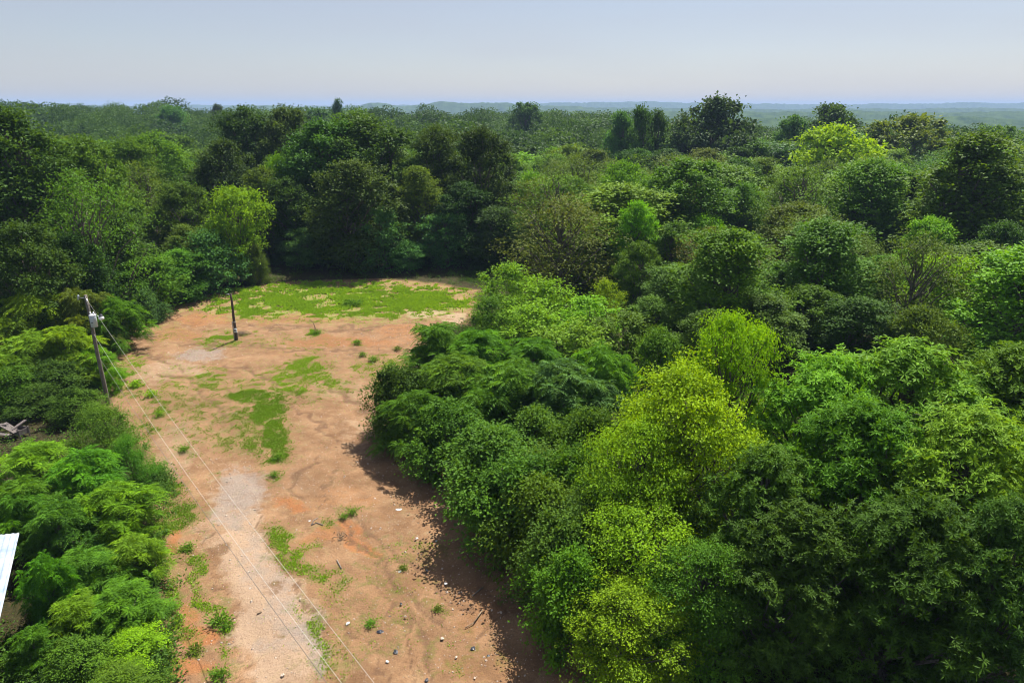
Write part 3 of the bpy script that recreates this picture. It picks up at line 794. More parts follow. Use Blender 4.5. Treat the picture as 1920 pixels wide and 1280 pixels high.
# ------------------------------------------------------------------ far forest: one mass
def far_forest():
    rng = np.random.default_rng(77)
    pts = []
    y = 228.0
    while y < 1500:
        step = 16 if y < 520 else (17 if y < 800 else 22)
        half = y * 0.80 + 10
        xs = np.arange(-half, half, step)
        xs = xs + rng.uniform(-0.4, 0.4, len(xs)) * step
        ys = y + rng.uniform(-0.4, 0.4, len(xs)) * step
        pts.append(np.stack([xs, ys, np.full(len(xs), step)], 1))
        y += step * 0.9
    P = np.vstack(pts)
    Z = terrain(P[:, 0], P[:, 1])
    VV, TT, CCc = [], [], []
    K = 34
    protos = []
    for s in range(10):
        r2 = np.random.default_rng(s)
        npf = 26 if s < 5 else 13
        a = np.arange(npf) * 2.4; t = (np.arange(npf) + 0.5) / npf
        rr = 0.36 * np.sqrt(np.clip(1 - (2 * t - 0.95) ** 2 / 1.2, 0, 1)) * r2.uniform(0.6, 1.1, npf)
        c = np.stack([np.cos(a) * rr, np.sin(a) * rr, 0.28 + 0.62 * t], 1)
        fine_ = s < 5
        per_ = 50 if fine_ else 18
        m = npf * per_
        k = np.repeat(np.arange(npf), per_)
        d = r2.normal(0, 1, (m, 3)); d[:, 2] += 0.3; d = nrm(d)
        p = c[k] + d * r2.uniform(0.085, 0.135 if fine_ else 0.155, (m, 1)) * np.array([1.25, 1.25, 0.75])
        D = nrm(d * np.array([1, 1, .4]) + r2.normal(0, 0.6, (m, 3)))
        NN = nrm(d * 1.0 + np.array([0, 0, .35]) + r2.normal(0, 0.22, (m, 3)))
        v_, q_, t_ = leaves_to_mesh(p, D, NN, np.full(m, 0.052 if fine_ else 0.13), np.full(m, 0.038 if fine_ else 0.10), np.clip(r2.random(npf)[k] * 0.5 + r2.random(m) * 0.5, 0, 1))
        protos.append((v_, t_))
    for i in range(len(P)):
        v_, t_ = protos[rng.integers(0, 5) + (0 if P[i, 1] < 520 else 5)]
        st = P[i, 2]
        W = st * rng.uniform(0.95, 1.35) * (1 if rng.random() < 0.85 else 1.5); H = rng.uniform(11, 17) * (1.08 if P[i, 1] < 520 else 1) * (1 if rng.random() < 0.92 else 1.2)
        th = rng.uniform(0, 6.28)
        c_, s_ = math.cos(th), math.sin(th)
        v = np.stack([(v_[:, 0] * c_ - v_[:, 1] * s_) * W + P[i, 0], (v_[:, 0] * s_ + v_[:, 1] * c_) * W + P[i, 1], v_[:, 2] * H + Z[i]], 1)
        VV.append(v); TT.append(np.clip(t_ * 0.45 + rng.random() * 0.75 - 0.1, 0, 1))
    V = np.vstack(VV); Q = np.arange(len(V)).reshape(-1, 4)
    o = link('far_forest', make_mesh('far_forest', V, Q, M_LEAF, {'tint': np.concatenate(TT)}))
    o.color = (0.056, 0.116, 0.018, 1)
    tag(o, 'distant wood of mixed green trees running back to the horizon', 'forest', kind='stuff')
far_forest()

# ------------------------------------------------------------------ ground sheet with bare earth, grass and gravel
def blobs(px, py, lst):
    m = np.zeros_like(px)
    for b in lst:
        cx, cy, rx, ry = b[:4]; s = b[4] if len(b) > 4 else 1.0; an = math.radians(b[5]) if len(b) > 5 else 0
        dx, dy = px - cx, py - cy
        ux = dx * math.cos(an) + dy * math.sin(an); uy = -dx * math.sin(an) + dy * math.cos(an)
        q = (ux / rx) ** 2 + (uy / ry) ** 2
        m = np.maximum(m, s * np.clip(1.35 - 0.85 * q, 0, 1) * (q < 3))
    return m

GRASS = [(700, 1150, 150, 100, .42), (620, 1235, 80, 60, .48), (380, 790, 120, 60, .47), (560, 720, 130, 50, .47), (470, 780, 70, 60, .5), (330, 760, 60, 90, .45), (760, 1040, 90, 40, .42), (520, 640, 160, 20, .4), (300, 620, 60, 20, .4), (870, 1230, 90, 50, .4), (620, 560, 195, 31, .74), (600, 560, 90, 18, .78), (740, 562, 130, 26, .68), (780, 570, 60, 10, .85), (520, 578, 120, 17, .75), (470, 560, 60, 12, .6), (830, 575, 60, 14, .7), (650, 585, 130, 16, .7),
         (422, 632, 32, 9, .8), (400, 638, 24, 9, .6), (575, 690, 46, 14, .75), (560, 705, 55, 16, .7), (610, 715, 26, 10, .7), (585, 675, 20, 12, .7), (480, 748, 60, 18, .85),
         (498, 775, 36, 24, 1), (515, 815, 34, 26, 1), (520, 845, 16, 24, .95), (450, 790, 40, 22, .6), (470, 830, 22, 26, .7), (430, 820, 16, 20, .55), (385, 705, 26, 12, .75), (390, 720, 30, 9, .6),
         (545, 730, 30, 12, .7), (480, 715, 60, 10, .5), (400, 690, 40, 10, .45), (330, 730, 30, 10, .5), (310, 930, 34, 34, .8), (340, 972, 42, 24, .85), (300, 1010, 22, 60, .9), (295, 900, 24, 40, .8),
         (352, 1035, 16, 12, .8), (368, 1075, 22, 32, .9), (388, 1118, 22, 26, .95), (412, 1168, 20, 14, 1, 20), (366, 1222, 18, 10, .85), (345, 1178, 26, 14, .8, -20), (412, 1272, 16, 9, .9),
         (318, 1140, 22, 70, .95), (310, 1240, 26, 60, .95), (330, 1050, 16, 30, .6), (535, 1015, 30, 22, .9, 30), (552, 1050, 32, 30, .85, 40), (580, 1075, 32, 18, .8), (610, 990, 16, 12, .7), (655, 962, 28, 7, .75, -15), (620, 1100, 22, 26, .55),
         (582, 1175, 14, 30, .85, -25), (600, 1215, 16, 30, .8, -25), (640, 1245, 26, 26, .6), (660, 1180, 30, 20, .4), (700, 1100, 30, 14, .35), (760, 1060, 22, 12, .4), (820, 1140, 16, 12, .5), (760, 950, 30, 14, .3),
         (595, 624, 8, 5, 1), (670, 645, 10, 4, .8), (740, 680, 60, 12, .55), (700, 690, 30, 14, .6), (430, 1215, 9, 30, .7, -15), (445, 1262, 8, 20, .6),
         (300, 760, 34, 16, .6), (280, 800, 24, 20, .7), (350, 800, 16, 10, .5), (345, 850, 12, 8, .6), (395, 890, 14, 8, .5), (380, 840, 22, 30, .35), (520, 895, 10, 6, .8), (245, 690, 22, 20, .6), (240, 730, 30, 16, .6)]
GRAVEL = [(455, 918, 60, 44, .72), (430, 965, 36, 24, .6), (505, 1090, 38, 130, .5, -25), (570, 1190, 40, 110, .55, -30), (370, 662, 50, 13, .7, -8), (390, 668, 40, 9, .6), (585, 1215, 26, 85, .75, -31), (530, 1120, 14, 60, .55, -31), (510, 1215, 40, 26, .5), (392, 1020, 8, 36, .4, -12), (440, 1200, 12, 60, .35, -10), (500, 1080, 40, 60, .25)]
PALE = [(465, 1030, 46, 110, .95, -24), (520, 1180, 75, 120, .95, -26), (440, 930, 50, 50, .6), (500, 1265, 26, 30, .9), (800, 588, 40, 5, 1), (850, 596, 24, 5, .9), (375, 696, 12, 6, .8), (330, 690, 60, 14, .6), (290, 700, 50, 20, .5), (560, 900, 50, 26, .3),
        (330, 840, 40, 60, .45), (410, 990, 40, 16, .5), (640, 730, 60, 30, .35), (680, 820, 50, 50, .3), (730, 1000, 90, 40, .2)]
ORANGE = [(338, 1010, 22, 30, .8), (375, 1185, 40, 22, .9), (360, 1255, 60, 26, .8), (350, 1150, 20, 30, .7), (545, 946, 32, 10, .85), (660, 1000, 40, 14, .9, 20), (680, 1030, 34, 14, .8, 35), (380, 598, 70, 12, .6), (330, 625, 60, 12, .5), (640, 640, 130, 12, .6),
          (560, 600, 150, 8, .5), (760, 620, 60, 14, .5), (560, 660, 90, 10, .35), (600, 1010, 40, 16, .6), (640, 930, 90, 30, .4), (900, 1240, 80, 50, .35), (800, 1080, 90, 60, .3), (880, 1140, 60, 60, .4)]
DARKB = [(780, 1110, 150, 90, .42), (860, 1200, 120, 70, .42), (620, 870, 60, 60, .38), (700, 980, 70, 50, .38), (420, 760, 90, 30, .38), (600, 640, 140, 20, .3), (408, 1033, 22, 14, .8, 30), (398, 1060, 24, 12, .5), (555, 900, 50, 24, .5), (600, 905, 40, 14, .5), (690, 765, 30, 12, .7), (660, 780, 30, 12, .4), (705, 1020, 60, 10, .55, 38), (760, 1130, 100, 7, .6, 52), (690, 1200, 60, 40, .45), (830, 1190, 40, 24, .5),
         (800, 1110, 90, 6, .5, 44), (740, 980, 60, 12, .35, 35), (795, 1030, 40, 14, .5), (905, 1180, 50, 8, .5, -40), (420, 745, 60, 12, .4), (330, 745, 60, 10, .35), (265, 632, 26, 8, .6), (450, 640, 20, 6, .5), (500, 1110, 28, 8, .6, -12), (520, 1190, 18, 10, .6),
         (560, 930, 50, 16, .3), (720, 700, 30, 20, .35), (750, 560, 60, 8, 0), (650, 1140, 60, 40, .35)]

TRACKS = [([(640, 985), (700, 1050), (760, 1110), (835, 1185)], 7), ([(668, 978), (735, 1040), (800, 1092), (880, 1155)], 6), ([(760, 1145), (782, 1190), (830, 1265)], 10),
          ([(385, 990), (402, 1050), (428, 1110), (446, 1200), (482, 1290)], 3.5), ([(470, 955), (540, 1085), (600, 1180), (668, 1290)], 4), ([(395, 1180), (430, 1230), (470, 1290)], 4),
          ([(560, 742), (500, 704), (430, 684)], 4), ([(618, 722), (670, 752), (700, 790)], 6), ([(330, 642), (500, 652), (700, 662)], 3), ([(470, 612), (620, 618), (770, 604)], 3),
          ([(300, 700), (420, 735), (560, 770), (640, 830)], 4), ([(600, 860), (560, 890), (545, 930)], 7), ([(640, 880), (610, 905), (590, 950)], 5), ([(900, 1180), (940, 1150), (900, 1110)], 5),
          ([(250, 660), (330, 690), (380, 740), (430, 800)], 4), ([(690, 1060), (750, 1160), (780, 1280)], 5), ([(600, 1120), (680, 1200), (740, 1290)], 5)]

def build_ground():
    def axis(dense0, dense1, step, lo, hi, g=1.075, far_step=None):
        mid = np.arange(dense0, dense1 + step / 2, step)
        up = []; s = step; v = dense1
        while v < hi: s *= g; v += s; up.append(v)
        dn = []; s = step; v = dense0
        while v > lo: s *= g; v -= s; dn.append(v)
        return np.array(dn[::-1] + list(mid) + up)
    xs = axis(-42, 16, 0.17, -9000, 9000)
    ys = axis(17, 100, 0.19, -3000, 9500)
    X, Y = np.meshgrid(xs, ys)
    x, y = X.ravel(), Y.ravel()
    z = terrain(x, y)
    px, py = project(x, y, 0.0)
    vis = (y > 14) & (y < 130)
    px = np.where(vis, px, -9999); py = np.where(vis, py, -9999)
    # warp the outlines so that patches have natural edges
    wx = (fbm(x / 1.6, y / 1.6, 21, 4) - .5); wy = (fbm(x / 1.6, y / 1.6, 31, 4) - .5)
    sc = FPX / np.maximum(np.hypot(y, CAMZ), 20)
    qx, qy = px + wx * sc * 2.2, py + wy * sc * 1.5
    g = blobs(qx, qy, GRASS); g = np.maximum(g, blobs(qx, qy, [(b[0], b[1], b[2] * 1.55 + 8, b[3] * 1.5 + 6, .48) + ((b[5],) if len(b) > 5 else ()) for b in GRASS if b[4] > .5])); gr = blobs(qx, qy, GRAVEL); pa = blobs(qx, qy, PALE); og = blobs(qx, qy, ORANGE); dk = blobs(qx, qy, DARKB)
    # woodland floor outside the clearing
    P = np.array(CLEAR)
    inside = np.zeros(len(x), bool); d = np.full(len(x), 1e9)
    sel = vis & (np.abs(x) < 80)
    xsel, ysel = x[sel] + wx[sel] * 1.6, y[sel] + wy[sel] * 1.6
    ins = np.zeros(sel.sum(), bool); dd = np.full(sel.sum(), 1e9)
    for i in range(len(P)):
        x1, y1 = P[i]; x2, y2 = P[(i + 1) % len(P)]
        c = ((y1 > ysel) != (y2 > ysel)) & (xsel < (x2 - x1) * (ysel - y1) / (y2 - y1 + 1e-12) + x1)
        ins ^= c
        t = np.clip(((xsel - x1) * (x2 - x1) + (ysel - y1) * (y2 - y1)) / ((x2 - x1) ** 2 + (y2 - y1) ** 2), 0, 1)
        dd = np.minimum(dd, np.hypot(xsel - x1 - t * (x2 - x1), ysel - y1 - t * (y2 - y1)))
    sd = np.where(ins, -dd, dd)
    f = np.ones(len(x)); f[sel] = sstep(-0.2, 1.3, sd)
    # wheel ruts and scraped furrows on the drive (real relief)
    tk = np.zeros(len(x))
    for line, wpx_ in TRACKS:
        for (ax_, ay_), (bx_, by_) in zip(line[:-1], line[1:]):
            L2 = (bx_ - ax_) ** 2 + (by_ - ay_) ** 2
            tt = np.clip(((qx - ax_) * (bx_ - ax_) + (qy - ay_) * (by_ - ay_)) / L2, 0, 1)
            dl = np.hypot(qx - ax_ - tt * (bx_ - ax_), (qy - ay_ - tt * (by_ - ay_)))
            tk = np.maximum(tk, np.clip(1.25 - dl / wpx_, 0, 1))
    z = z - 0.05 * tk * (1 - f)
    furrow = np.sin((x * 0.80 + y * 0.60) * 2.6 + fbm(x / 3, y / 3, 41, 2) * 5) * 0.035 * (1 - f) * sstep(60, 40, y)
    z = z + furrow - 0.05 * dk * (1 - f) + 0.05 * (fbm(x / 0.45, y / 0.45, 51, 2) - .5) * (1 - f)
    nx, ny = len(xs), len(ys)
    i = np.arange(nx * ny).reshape(ny, nx)
    Q = np.stack([i[:-1, :-1], i[:-1, 1:], i[1:, 1:], i[1:, :-1]], -1).reshape(-1, 4)
    m, nt, out = new_mat('earth_and_turf')
    def A(n): return N(nt, 'ShaderNodeAttribute', attribute_name=n).outputs['Fac']
    tc = N(nt, 'ShaderNodeTexCoord').outputs['Object']
    big = noise(nt, 0.35, 6, 0.6, tc); fine = noise(nt, 5.0, 6, 0.7, tc); finer = noise(nt, 22.0, 4, 0.7, tc); mid_ = noise(nt, 1.4, 6, 0.65, tc, 0.4)
    col = mix_rgb(nt, maprange(nt, big, 0.35, 0.65), (0.335, 0.205, 0.115), (0.50, 0.325, 0.195))
    col = mix_rgb(nt, math_node(nt, 'MULTIPLY', maprange(nt, mid_, 0.48, 0.68), 0.5), col, (0.56, 0.41, 0.27))
    streak = noise(nt, 0.55, 9, 0.75, tc, 0.0)
    col = mix_rgb(nt, math_node(nt, 'MULTIPLY', maprange(nt, streak, 0.47, 0.62), 0.6), col, (0.25, 0.15, 0.085))
    def over(col, attr, c, lo, hi, amt, nz=fine, k=0.55):
        v = math_node(nt, 'ADD', A(attr), math_node(nt, 'MULTIPLY', math_node(nt, 'SUBTRACT', nz, 0.5), k * 2))
        f_ = math_node(nt, 'MULTIPLY', maprange(nt, v, lo, hi), amt)
        return mix_rgb(nt, f_, col, c)
    col = over(col, 'm_orange', (0.50, 0.215, 0.085), 0.3, 0.8, 0.8, mid_, 0.8)
    col = over(col, 'm_pale', (0.66, 0.53, 0.41), 0.2, 0.8, 0.7, mid_, 0.7)
    col = over(col, 'm_gravel', (0.42, 0.385, 0.37), 0.3, 0.75, 0.85, mid_, 0.7)
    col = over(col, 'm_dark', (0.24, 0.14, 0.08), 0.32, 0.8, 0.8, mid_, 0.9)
    col = over(col, 'm_track', (0.20, 0.125, 0.08), 0.35, 0.9, 0.75, fine, 0.5)
    # dry straw scatter everywhere, then turf
    col = mix_rgb(nt, math_node(nt, 'MULTIPLY', maprange(nt, mid_, 0.5, 0.62), math_node(nt, 'MULTIPLY', maprange(nt, finer, 0.5, 0.6), 0.55)), col, (0.45, 0.36, 0.17))
    turf = mix_rgb(nt, A('m_lush'), mix_rgb(nt, maprange(nt, fine, 0.35, 0.65), (0.09, 0.13, 0.025), (0.20, 0.25, 0.045)), mix_rgb(nt, maprange(nt, fine, 0.35, 0.65), (0.20, 0.35, 0.05), (0.38, 0.56, 0.11)))
    v = math_node(nt, 'ADD', A('m_grass'), math_node(nt, 'MULTIPLY', math_node(nt, 'SUBTRACT', fine, 0.5), 1.5))
    v = math_node(nt, 'ADD', v, math_node(nt, 'MULTIPLY', math_node(nt, 'SUBTRACT', mid_, 0.5), 2.2))
    col = mix_rgb(nt, math_node(nt, 'MULTIPLY', maprange(nt, v, 0.35, 1.0), 0.8), col, turf)
    # speckle of clods and crumbs
    vor = N(nt, 'ShaderNodeTexVoronoi'); vor.inputs['Scale'].default_value = 7.0; nt.links.new(tc, vor.inputs['Vector'])
    col = mix_rgb(nt, math_node(nt, 'MULTIPLY', maprange(nt, finer, 0.49, 0.36), 0.75), col, (0.16, 0.095, 0.06))
    col = mix_rgb(nt, math_node(nt, 'MULTIPLY', maprange(nt, vor.outputs['Distance'], 0.13, 0.07), 0.55), col, (0.60, 0.50, 0.41))
    floor_ = mix_rgb(nt, maprange(nt, fine, 0.35, 0.65), (0.035, 0.045, 0.016), (0.09, 0.075, 0.035))
    col = mix_rgb(nt, A('m_wood'), col, floor_)
    p = N(nt, 'ShaderNodeBsdfPrincipled')
    nt.links.new(mix_rgb(nt, 1.0, col, (0.65, 0.59, 0.525), 'MULTIPLY'), p.inputs['Base Color']); p.inputs['Roughness'].default_value = 0.95; p.inputs['Specular IOR Level'].default_value = 0.15
    b = N(nt, 'ShaderNodeBump'); b.inputs['Strength'].default_value = 0.8; b.inputs['Distance'].default_value = 0.09
    nt.links.new(math_node(nt, 'ADD', fine, math_node(nt, 'MULTIPLY', finer, 0.5)), b.inputs['Height'])
    nt.links.new(b.outputs[0], p.inputs['Normal'])
    nt.links.new(p.outputs[0], out.inputs['Surface'])
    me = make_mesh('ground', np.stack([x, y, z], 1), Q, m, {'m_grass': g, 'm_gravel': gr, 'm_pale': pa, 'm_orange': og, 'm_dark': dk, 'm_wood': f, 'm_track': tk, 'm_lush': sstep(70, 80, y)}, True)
    tag(link('ground', me), kind='structure')
    return dict(x=x, y=y, z=z, g=g, f=f, dk=dk, gr=gr, pa=pa, qx=px, qy=py)
GD = build_ground()

# grass blades on the turf patches
def build_grass():
    rng = np.random.default_rng(4)
    w = np.where((GD['f'] < 0.5) & (GD['qx'] > -900), np.clip(GD['g'] * (0.2 + 1.9 * fbm(GD['x'] / 0.6, GD['y'] / 0.6, 61, 3)) - 0.50, 0, 1) + 0.012 * (GD['qy'] > 600) * (fbm(GD['x'] / 1.1, GD['y'] / 1.1, 67, 3) > .56), 0)
    w = w * np.clip(GD['y'] / 45, 0.6, 1.4) * np.where(GD['y'] > 74, 0.6 * np.clip((fbm(GD['x'] / 1.8, GD['y'] / 1.2, 69, 4) - .38) * 6, 0.02, 1.2), 1)
    n = 170000
    idx = rng.choice(len(w), n, p=w / w.sum())
    bx = GD['x'][idx] + rng.uniform(-.1, .1, n); by = GD['y'][idx] + rng.uniform(-.1, .1, n); bz = GD['z'][idx]
    h = rng.uniform(0.05, 0.17, n) * (0.7 + 1.5 * sstep(75, 85, by)) * (0.6 + GD['g'][idx] * .6)
    D = nrm(np.stack([rng.normal(0, .6, n), rng.normal(0, .6, n), np.full(n, 1.0)], 1))
    NN = nrm(np.stack([rng.normal(0, 1, n), rng.normal(0, 1, n), np.full(n, .5)], 1))
    tint = np.clip(0.5 * fbm(bx / 2, by / 2, 71, 2) + 0.5 * rng.random(n), 0, 1)
    # darker, denser turf in the middle of the yard
    tint = np.where((by > 35) & (by < 56), tint * 0.5 + 0.45, tint * 0.8)
    V, Q, T_ = leaves_to_mesh(np.stack([bx, by, bz - 0.01], 1), D, NN, h, h * 0.75, tint)
    o = link('grass', make_mesh('grass', V, Q, M_LEAF, {'tint': T_}))
    o.color = (0.235, 0.39, 0.042, 1)
    tag(o, 'patchy bright grass growing over the bare reddish earth', 'grass', kind='stuff')
build_grass()

def build_undergrowth():
    rng = np.random.default_rng(14)
    # weeds along the rim of the clearing and under the nearest trees
    w = np.where((GD['f'] > 0.6) & (GD['y'] > 15) & (GD['y'] < 112) & (GD['x'] > -55) & (GD['x'] < 50), 1.0, 0.0)
    cell = np.clip(fbm(GD['x'] / 2.2, GD['y'] / 2.2, 81, 3) - 0.38, 0, 1)
    w = np.maximum(w, np.where((GD['x'] < -15) & (GD['y'] < 48) & (GD['g'] > .6) & (GD['f'] < .6) & (GD['qx'] < 318), 1.6, 0))
    w = w * cell * (0.15 + np.clip(np.exp(-((GD['x'] + 19) / 5.0) ** 2) * (GD['y'] < 45) * 2, 0, 2) + 0.4 * (GD['x'] > -10))
    n = 20000; k = 12
    idx = rng.choice(len(w), n, p=w / w.sum())
    c = np.stack([GD['x'][idx], GD['y'][idx], GD['z'][idx]], 1) + rng.normal(0, .25, (n, 3)) * np.array([1, 1, 0])
    hh = rng.uniform(0.15, 0.75, n)
    i2 = np.repeat(np.arange(n), k)
    P = c[i2] + np.stack([rng.normal(0, .22, n * k), rng.normal(0, .22, n * k), rng.random(n * k) * hh[i2]], 1)
    D = nrm(rng.normal(0, 1, (n * k, 3)) * np.array([1, 1, .4]) + np.array([0, 0, .4]))
    NN = nrm(rng.normal(0, .5, (n * k, 3)) + np.array([0, 0, 1]))
    L = rng.uniform(.1, .24, n * k)
    tint = np.clip(np.repeat(rng.random(n), k) * .6 + rng.random(n * k) * .4, 0, 1)
    V, Q, T_ = leaves_to_mesh(P, D, NN, L, L * .5, tint)
    o = link('undergrowth', make_mesh('undergrowth', V, Q, M_LEAF, {'tint': T_}))
    o.color = (0.075, 0.15, 0.02, 1)
    tag(o, 'low weeds and seedlings under the trees and along the dirt margin', 'undergrowth', kind='stuff')
build_undergrowth()

def build_pebbles():
    rng = np.random.default_rng(24)
    w = np.where((GD['f'] < 0.4) & (GD['qx'] > -900) & (GD['y'] < 80), 0.25 + GD['gr'] * 1.3 + GD['dk'] * .4, 0) * (1 - np.clip(GD['g'], 0, .9))
    n = 9000
    idx = rng.choice(len(w), n, p=w / w.sum())
    r = rng.uniform(.012, .04, n) * (1 + (rng.random(n) < .06) * 1.3)
    oct_ = np.array([[1, 0, 0], [0, 1, 0], [-1, 0, 0], [0, -1, 0], [0, 0, 1.0], [0, 0, -1.0]])
    q = np.array([[0, 1, 4, 4], [1, 2, 4, 4]])
    base = np.stack([GD['x'][idx] + rng.uniform(-.1, .1, n), GD['y'][idx] + rng.uniform(-.1, .1, n), GD['z'][idx] + .004], 1)
    top = np.array([[1, .2, -.3], [.2, 1, -.3], [-1, .1, -.3], [-.1, -1, -.3], [.5, .1, .5], [.1, .5, .55], [-.5, .05, .5], [-.05, -.5, .45]])
    V = base[:, None, :] + top[None] * rng.uniform(.7, 1.3, (n, 8, 3)) * r[:, None, None]
    Q0 = np.array([[0, 1, 5, 4], [1, 2, 6, 5], [2, 3, 7, 6], [3, 0, 4, 7], [4, 5, 6, 7]])
    Q = (Q0[None] + (np.arange(n) * 8)[:, None, None]).reshape(-1, 4)
    o = link('gravel', make_mesh('gravel', V.reshape(-1, 3), Q, M_STONE))
    tag(o, 'loose pale pebbles scattered over the earth and the drive', 'gravel', kind='stuff')
build_pebbles()

# ------------------------------------------------------------------ far hills
def build_hills():
    m, nt, out = new_mat('hill_forest')
    tc = N(nt, 'ShaderNodeTexCoord').outputs['Object']
    n1 = noise(nt, 0.03, 8, 0.7, tc)
    p = N(nt, 'ShaderNodeBsdfPrincipled')
    nt.links.new(mix_rgb(nt, maprange(nt, n1, .35, .65), (0.02, 0.045, 0.014), (0.075, 0.12, 0.03)), p.inputs['Base Color'])
    p.inputs['Roughness'].default_value = 1.0; p.inputs['Specular IOR Level'].default_value = 0
    nt.links.new(p.outputs[0], out.inputs['Surface'])
    ridges = [
        # (distance, [(px, py of crest) ...], depth)
        (6200, [(-300, 199), (60, 200), (150, 198), (240, 199), (330, 197.5), (420, 198.5), (560, 199), (700, 198), (960, 196), (1060, 192.5), (1200, 191), (1330, 193), (1500, 196), (1700, 194), (1830, 192.5), (1920, 193), (2200, 193)], 500),
        (3600, [(-300, 215), (380, 215), (430, 199), (470, 197), (540, 199), (640, 205), (670, 199), (690, 193), (715, 194), (750, 199), (790, 196), (830, 190.5), (860, 193.5), (905, 191), (945, 192), (975, 196), (1050, 199), (1150, 202), (1500, 205), (1920, 203), (2200, 203)], 400),
        (2300, [(-300, 240), (300, 240), (900, 215), (1000, 207), (1200, 209), (1450, 210), (1600, 207), (1750, 211), (1920, 209), (2200, 209)], 400),
        (1700, [(-300, 260), (900, 240), (1300, 226), (1450, 221), (1650, 223), (1800, 219), (1920, 224), (2200, 224)], 250),
    ]
    for ri, (dist, pr_, dep) in enumerate(ridges):
        pxs = np.arange(-250, 2170, 1.5)
        yc = np.interp(pxs, [a for a, b in pr_], [b for a, b in pr_])
        yc = yc + (fbm(pxs / 40, pxs * 0 + ri, 90 + ri, 4) - .5) * 4.0 + (fbm(pxs / 5, pxs * 0 + ri, 95 + ri, 3) - .5) * 2.0
        rows = 16
        V = np.zeros((rows, len(pxs), 3))
        for k in range(rows):
            s = k / (rows - 1)
            dk = dist - dep * 0.7 + dep * 1.0 * s
            prof = math.sin(min(s / 0.7, 1.0) * math.pi / 2) if s <= 0.7 else 1 - (s - .7) * 1.0
            for_x = (pxs - 960) / FPX
            crest = np.array([on_y(a, b, dist)[2] for a, b in zip(pxs, yc)]) if k == 0 else crest
            base = -60.0
            x = for_x * (dist * cp) * (dk / dist)
            bump = (fbm(x / 30 + ri * 9, np.full_like(x, dk / 30.0), 99, 3) - .5) * dist * 0.0022 * (0 if abs(s - 0.7) < 0.04 else 1)
            V[k, :, 0] = x; V[k, :, 1] = dk; V[k, :, 2] = base + (crest - base) * prof + bump
        i = np.arange(rows * len(pxs)).reshape(rows, -1)
        Q = np.stack([i[:-1, :-1], i[:-1, 1:], i[1:, 1:], i[1:, :-1]], -1).reshape(-1, 4)
        tag(link('hills', make_mesh('hills', V.reshape(-1, 3), Q, m, None, False)), kind='structure')
build_hills()

# ------------------------------------------------------------------ haze
def build_haze():
    mb = MB()
    mb.box((0, 2500, 0), (24000, 20000, 1))
    V = np.vstack(mb.V); Q = np.vstack(mb.Q)
    V[:, 2] = np.where(V[:, 2] > 0, 88.0, -75.0)
    m, nt, out = new_mat('haze_air')
    pv = N(nt, 'ShaderNodeVolumePrincipled')
    pv.inputs['Color'].default_value = (0.46, 0.65, 0.98, 1)
    pv.inputs['Density'].default_value = HAZE
    pv.inputs['Anisotropy'].default_value = 0.0
    nt.links.new(pv.outputs[0], out.inputs['Volume'])
    tag(link('haze', make_mesh('haze', V, Q, m)), 'thin blue summer haze over the woods', 'haze', kind='stuff')
build_haze()

#OBJECTS#
# ------------------------------------------------------------------ utility pole with transformer and lamp
def part(name, mb, mat, parent, smooth=True):
    return link(name, mb.mesh(name, mat, smooth), parent)

PX, PY = -34.4, 53.0
PZ = gz(PX, PY)
top_z = on_y(160, 553, PY)[2]
PX = on_y(160, 553, PY)[0]
root = link('utility_pole', None, None, (PX, PY, PZ))
tag(root, 'weathered wooden utility pole with grey transformer and area lamp, left of the dirt clearing', 'utility pole')
PH = top_z - PZ
mb = MB(); zz = np.linspace(-0.5, PH, 9)
mb.tube([(0.02 * math.sin(z), 0, z) for z in zz], 0.17 - 0.05 * zz / PH, 12); part('pole', mb, M_POLE, root)
# transformer on the right/front side
tz = on_y(170, 600, PY)[2] - PZ
tx, ty = 0.36, -0.22
mb = MB()
mb.tube([(tx, ty, tz - .50), (tx, ty, tz - .49), (tx, ty, tz + .44), (tx, ty, tz + .47)], [.20, .255, .255, .24], 20)
tr = part('transformer', mb, M_GREY, root)
mb = MB(); mb.tube([(tx, ty, tz + .47), (tx, ty, tz + .50), (tx, ty, tz + .55)], [.275, .275, .18], 20); part('lid', mb, M_WHITE, tr)
for dx in (-.13, .13):
    mb = MB(); mb.tube([(tx + dx, ty, tz + .5), (tx + dx, ty, tz + .58), (tx + dx, ty, tz + .6), (tx + dx, ty, tz + .68), (tx + dx, ty, tz + .70), (tx + dx, ty, tz + .78)], [.035, .075, .04, .075, .04, .03], 10)
    part('bushing', mb, M_WHITE, tr)
mb = MB(); mb.box((tx + .02, ty - .262, tz - .1), (.14, .01, .05)); part('plate', mb, M_DARK, tr, False)
for dz in (-.3, .3):
    mb = MB(); mb.box((0.16, -.12, tz + dz), (.22, .16, .07), -0.5); part('bracket', mb, M_STEEL, root, False)
# cutout on a short arm to the left of the top
mb = MB(); mb.tube([(0, 0, PH - .25), (-.45, -.1, PH - .2)], .03, 6); part('cutout_arm', mb, M_STEEL, root)
mb = MB(); mb.tube([(-.5, -.12, PH + .02), (-.5, -.12, PH - .06), (-.52, -.13, PH - .08), (-.52, -.13, PH - .2), (-.55, -.14, PH - .22), (-.55, -.14, PH - .36)], [.05, .09, .05, .09, .05, .06], 10)
part('cutout_fuse', mb, M_GREY, root)
mb = MB(); mb.tube([(.1, -.12, PH - .30), (.13, -.15, PH - .36), (.16, -.19, PH - .42), (.2, -.23, PH - .5)], [.05, .07, .04, .07], 10); part('insulator', mb, M_WHITE, root)
mb = MB(); mb.tube([(.06, -.12, PH - .1), (.13, -.13, PH - 1.0), (.2, -.16, tz + .8)], .012, 4); part('jumper_wire', mb, M_STEEL, root)
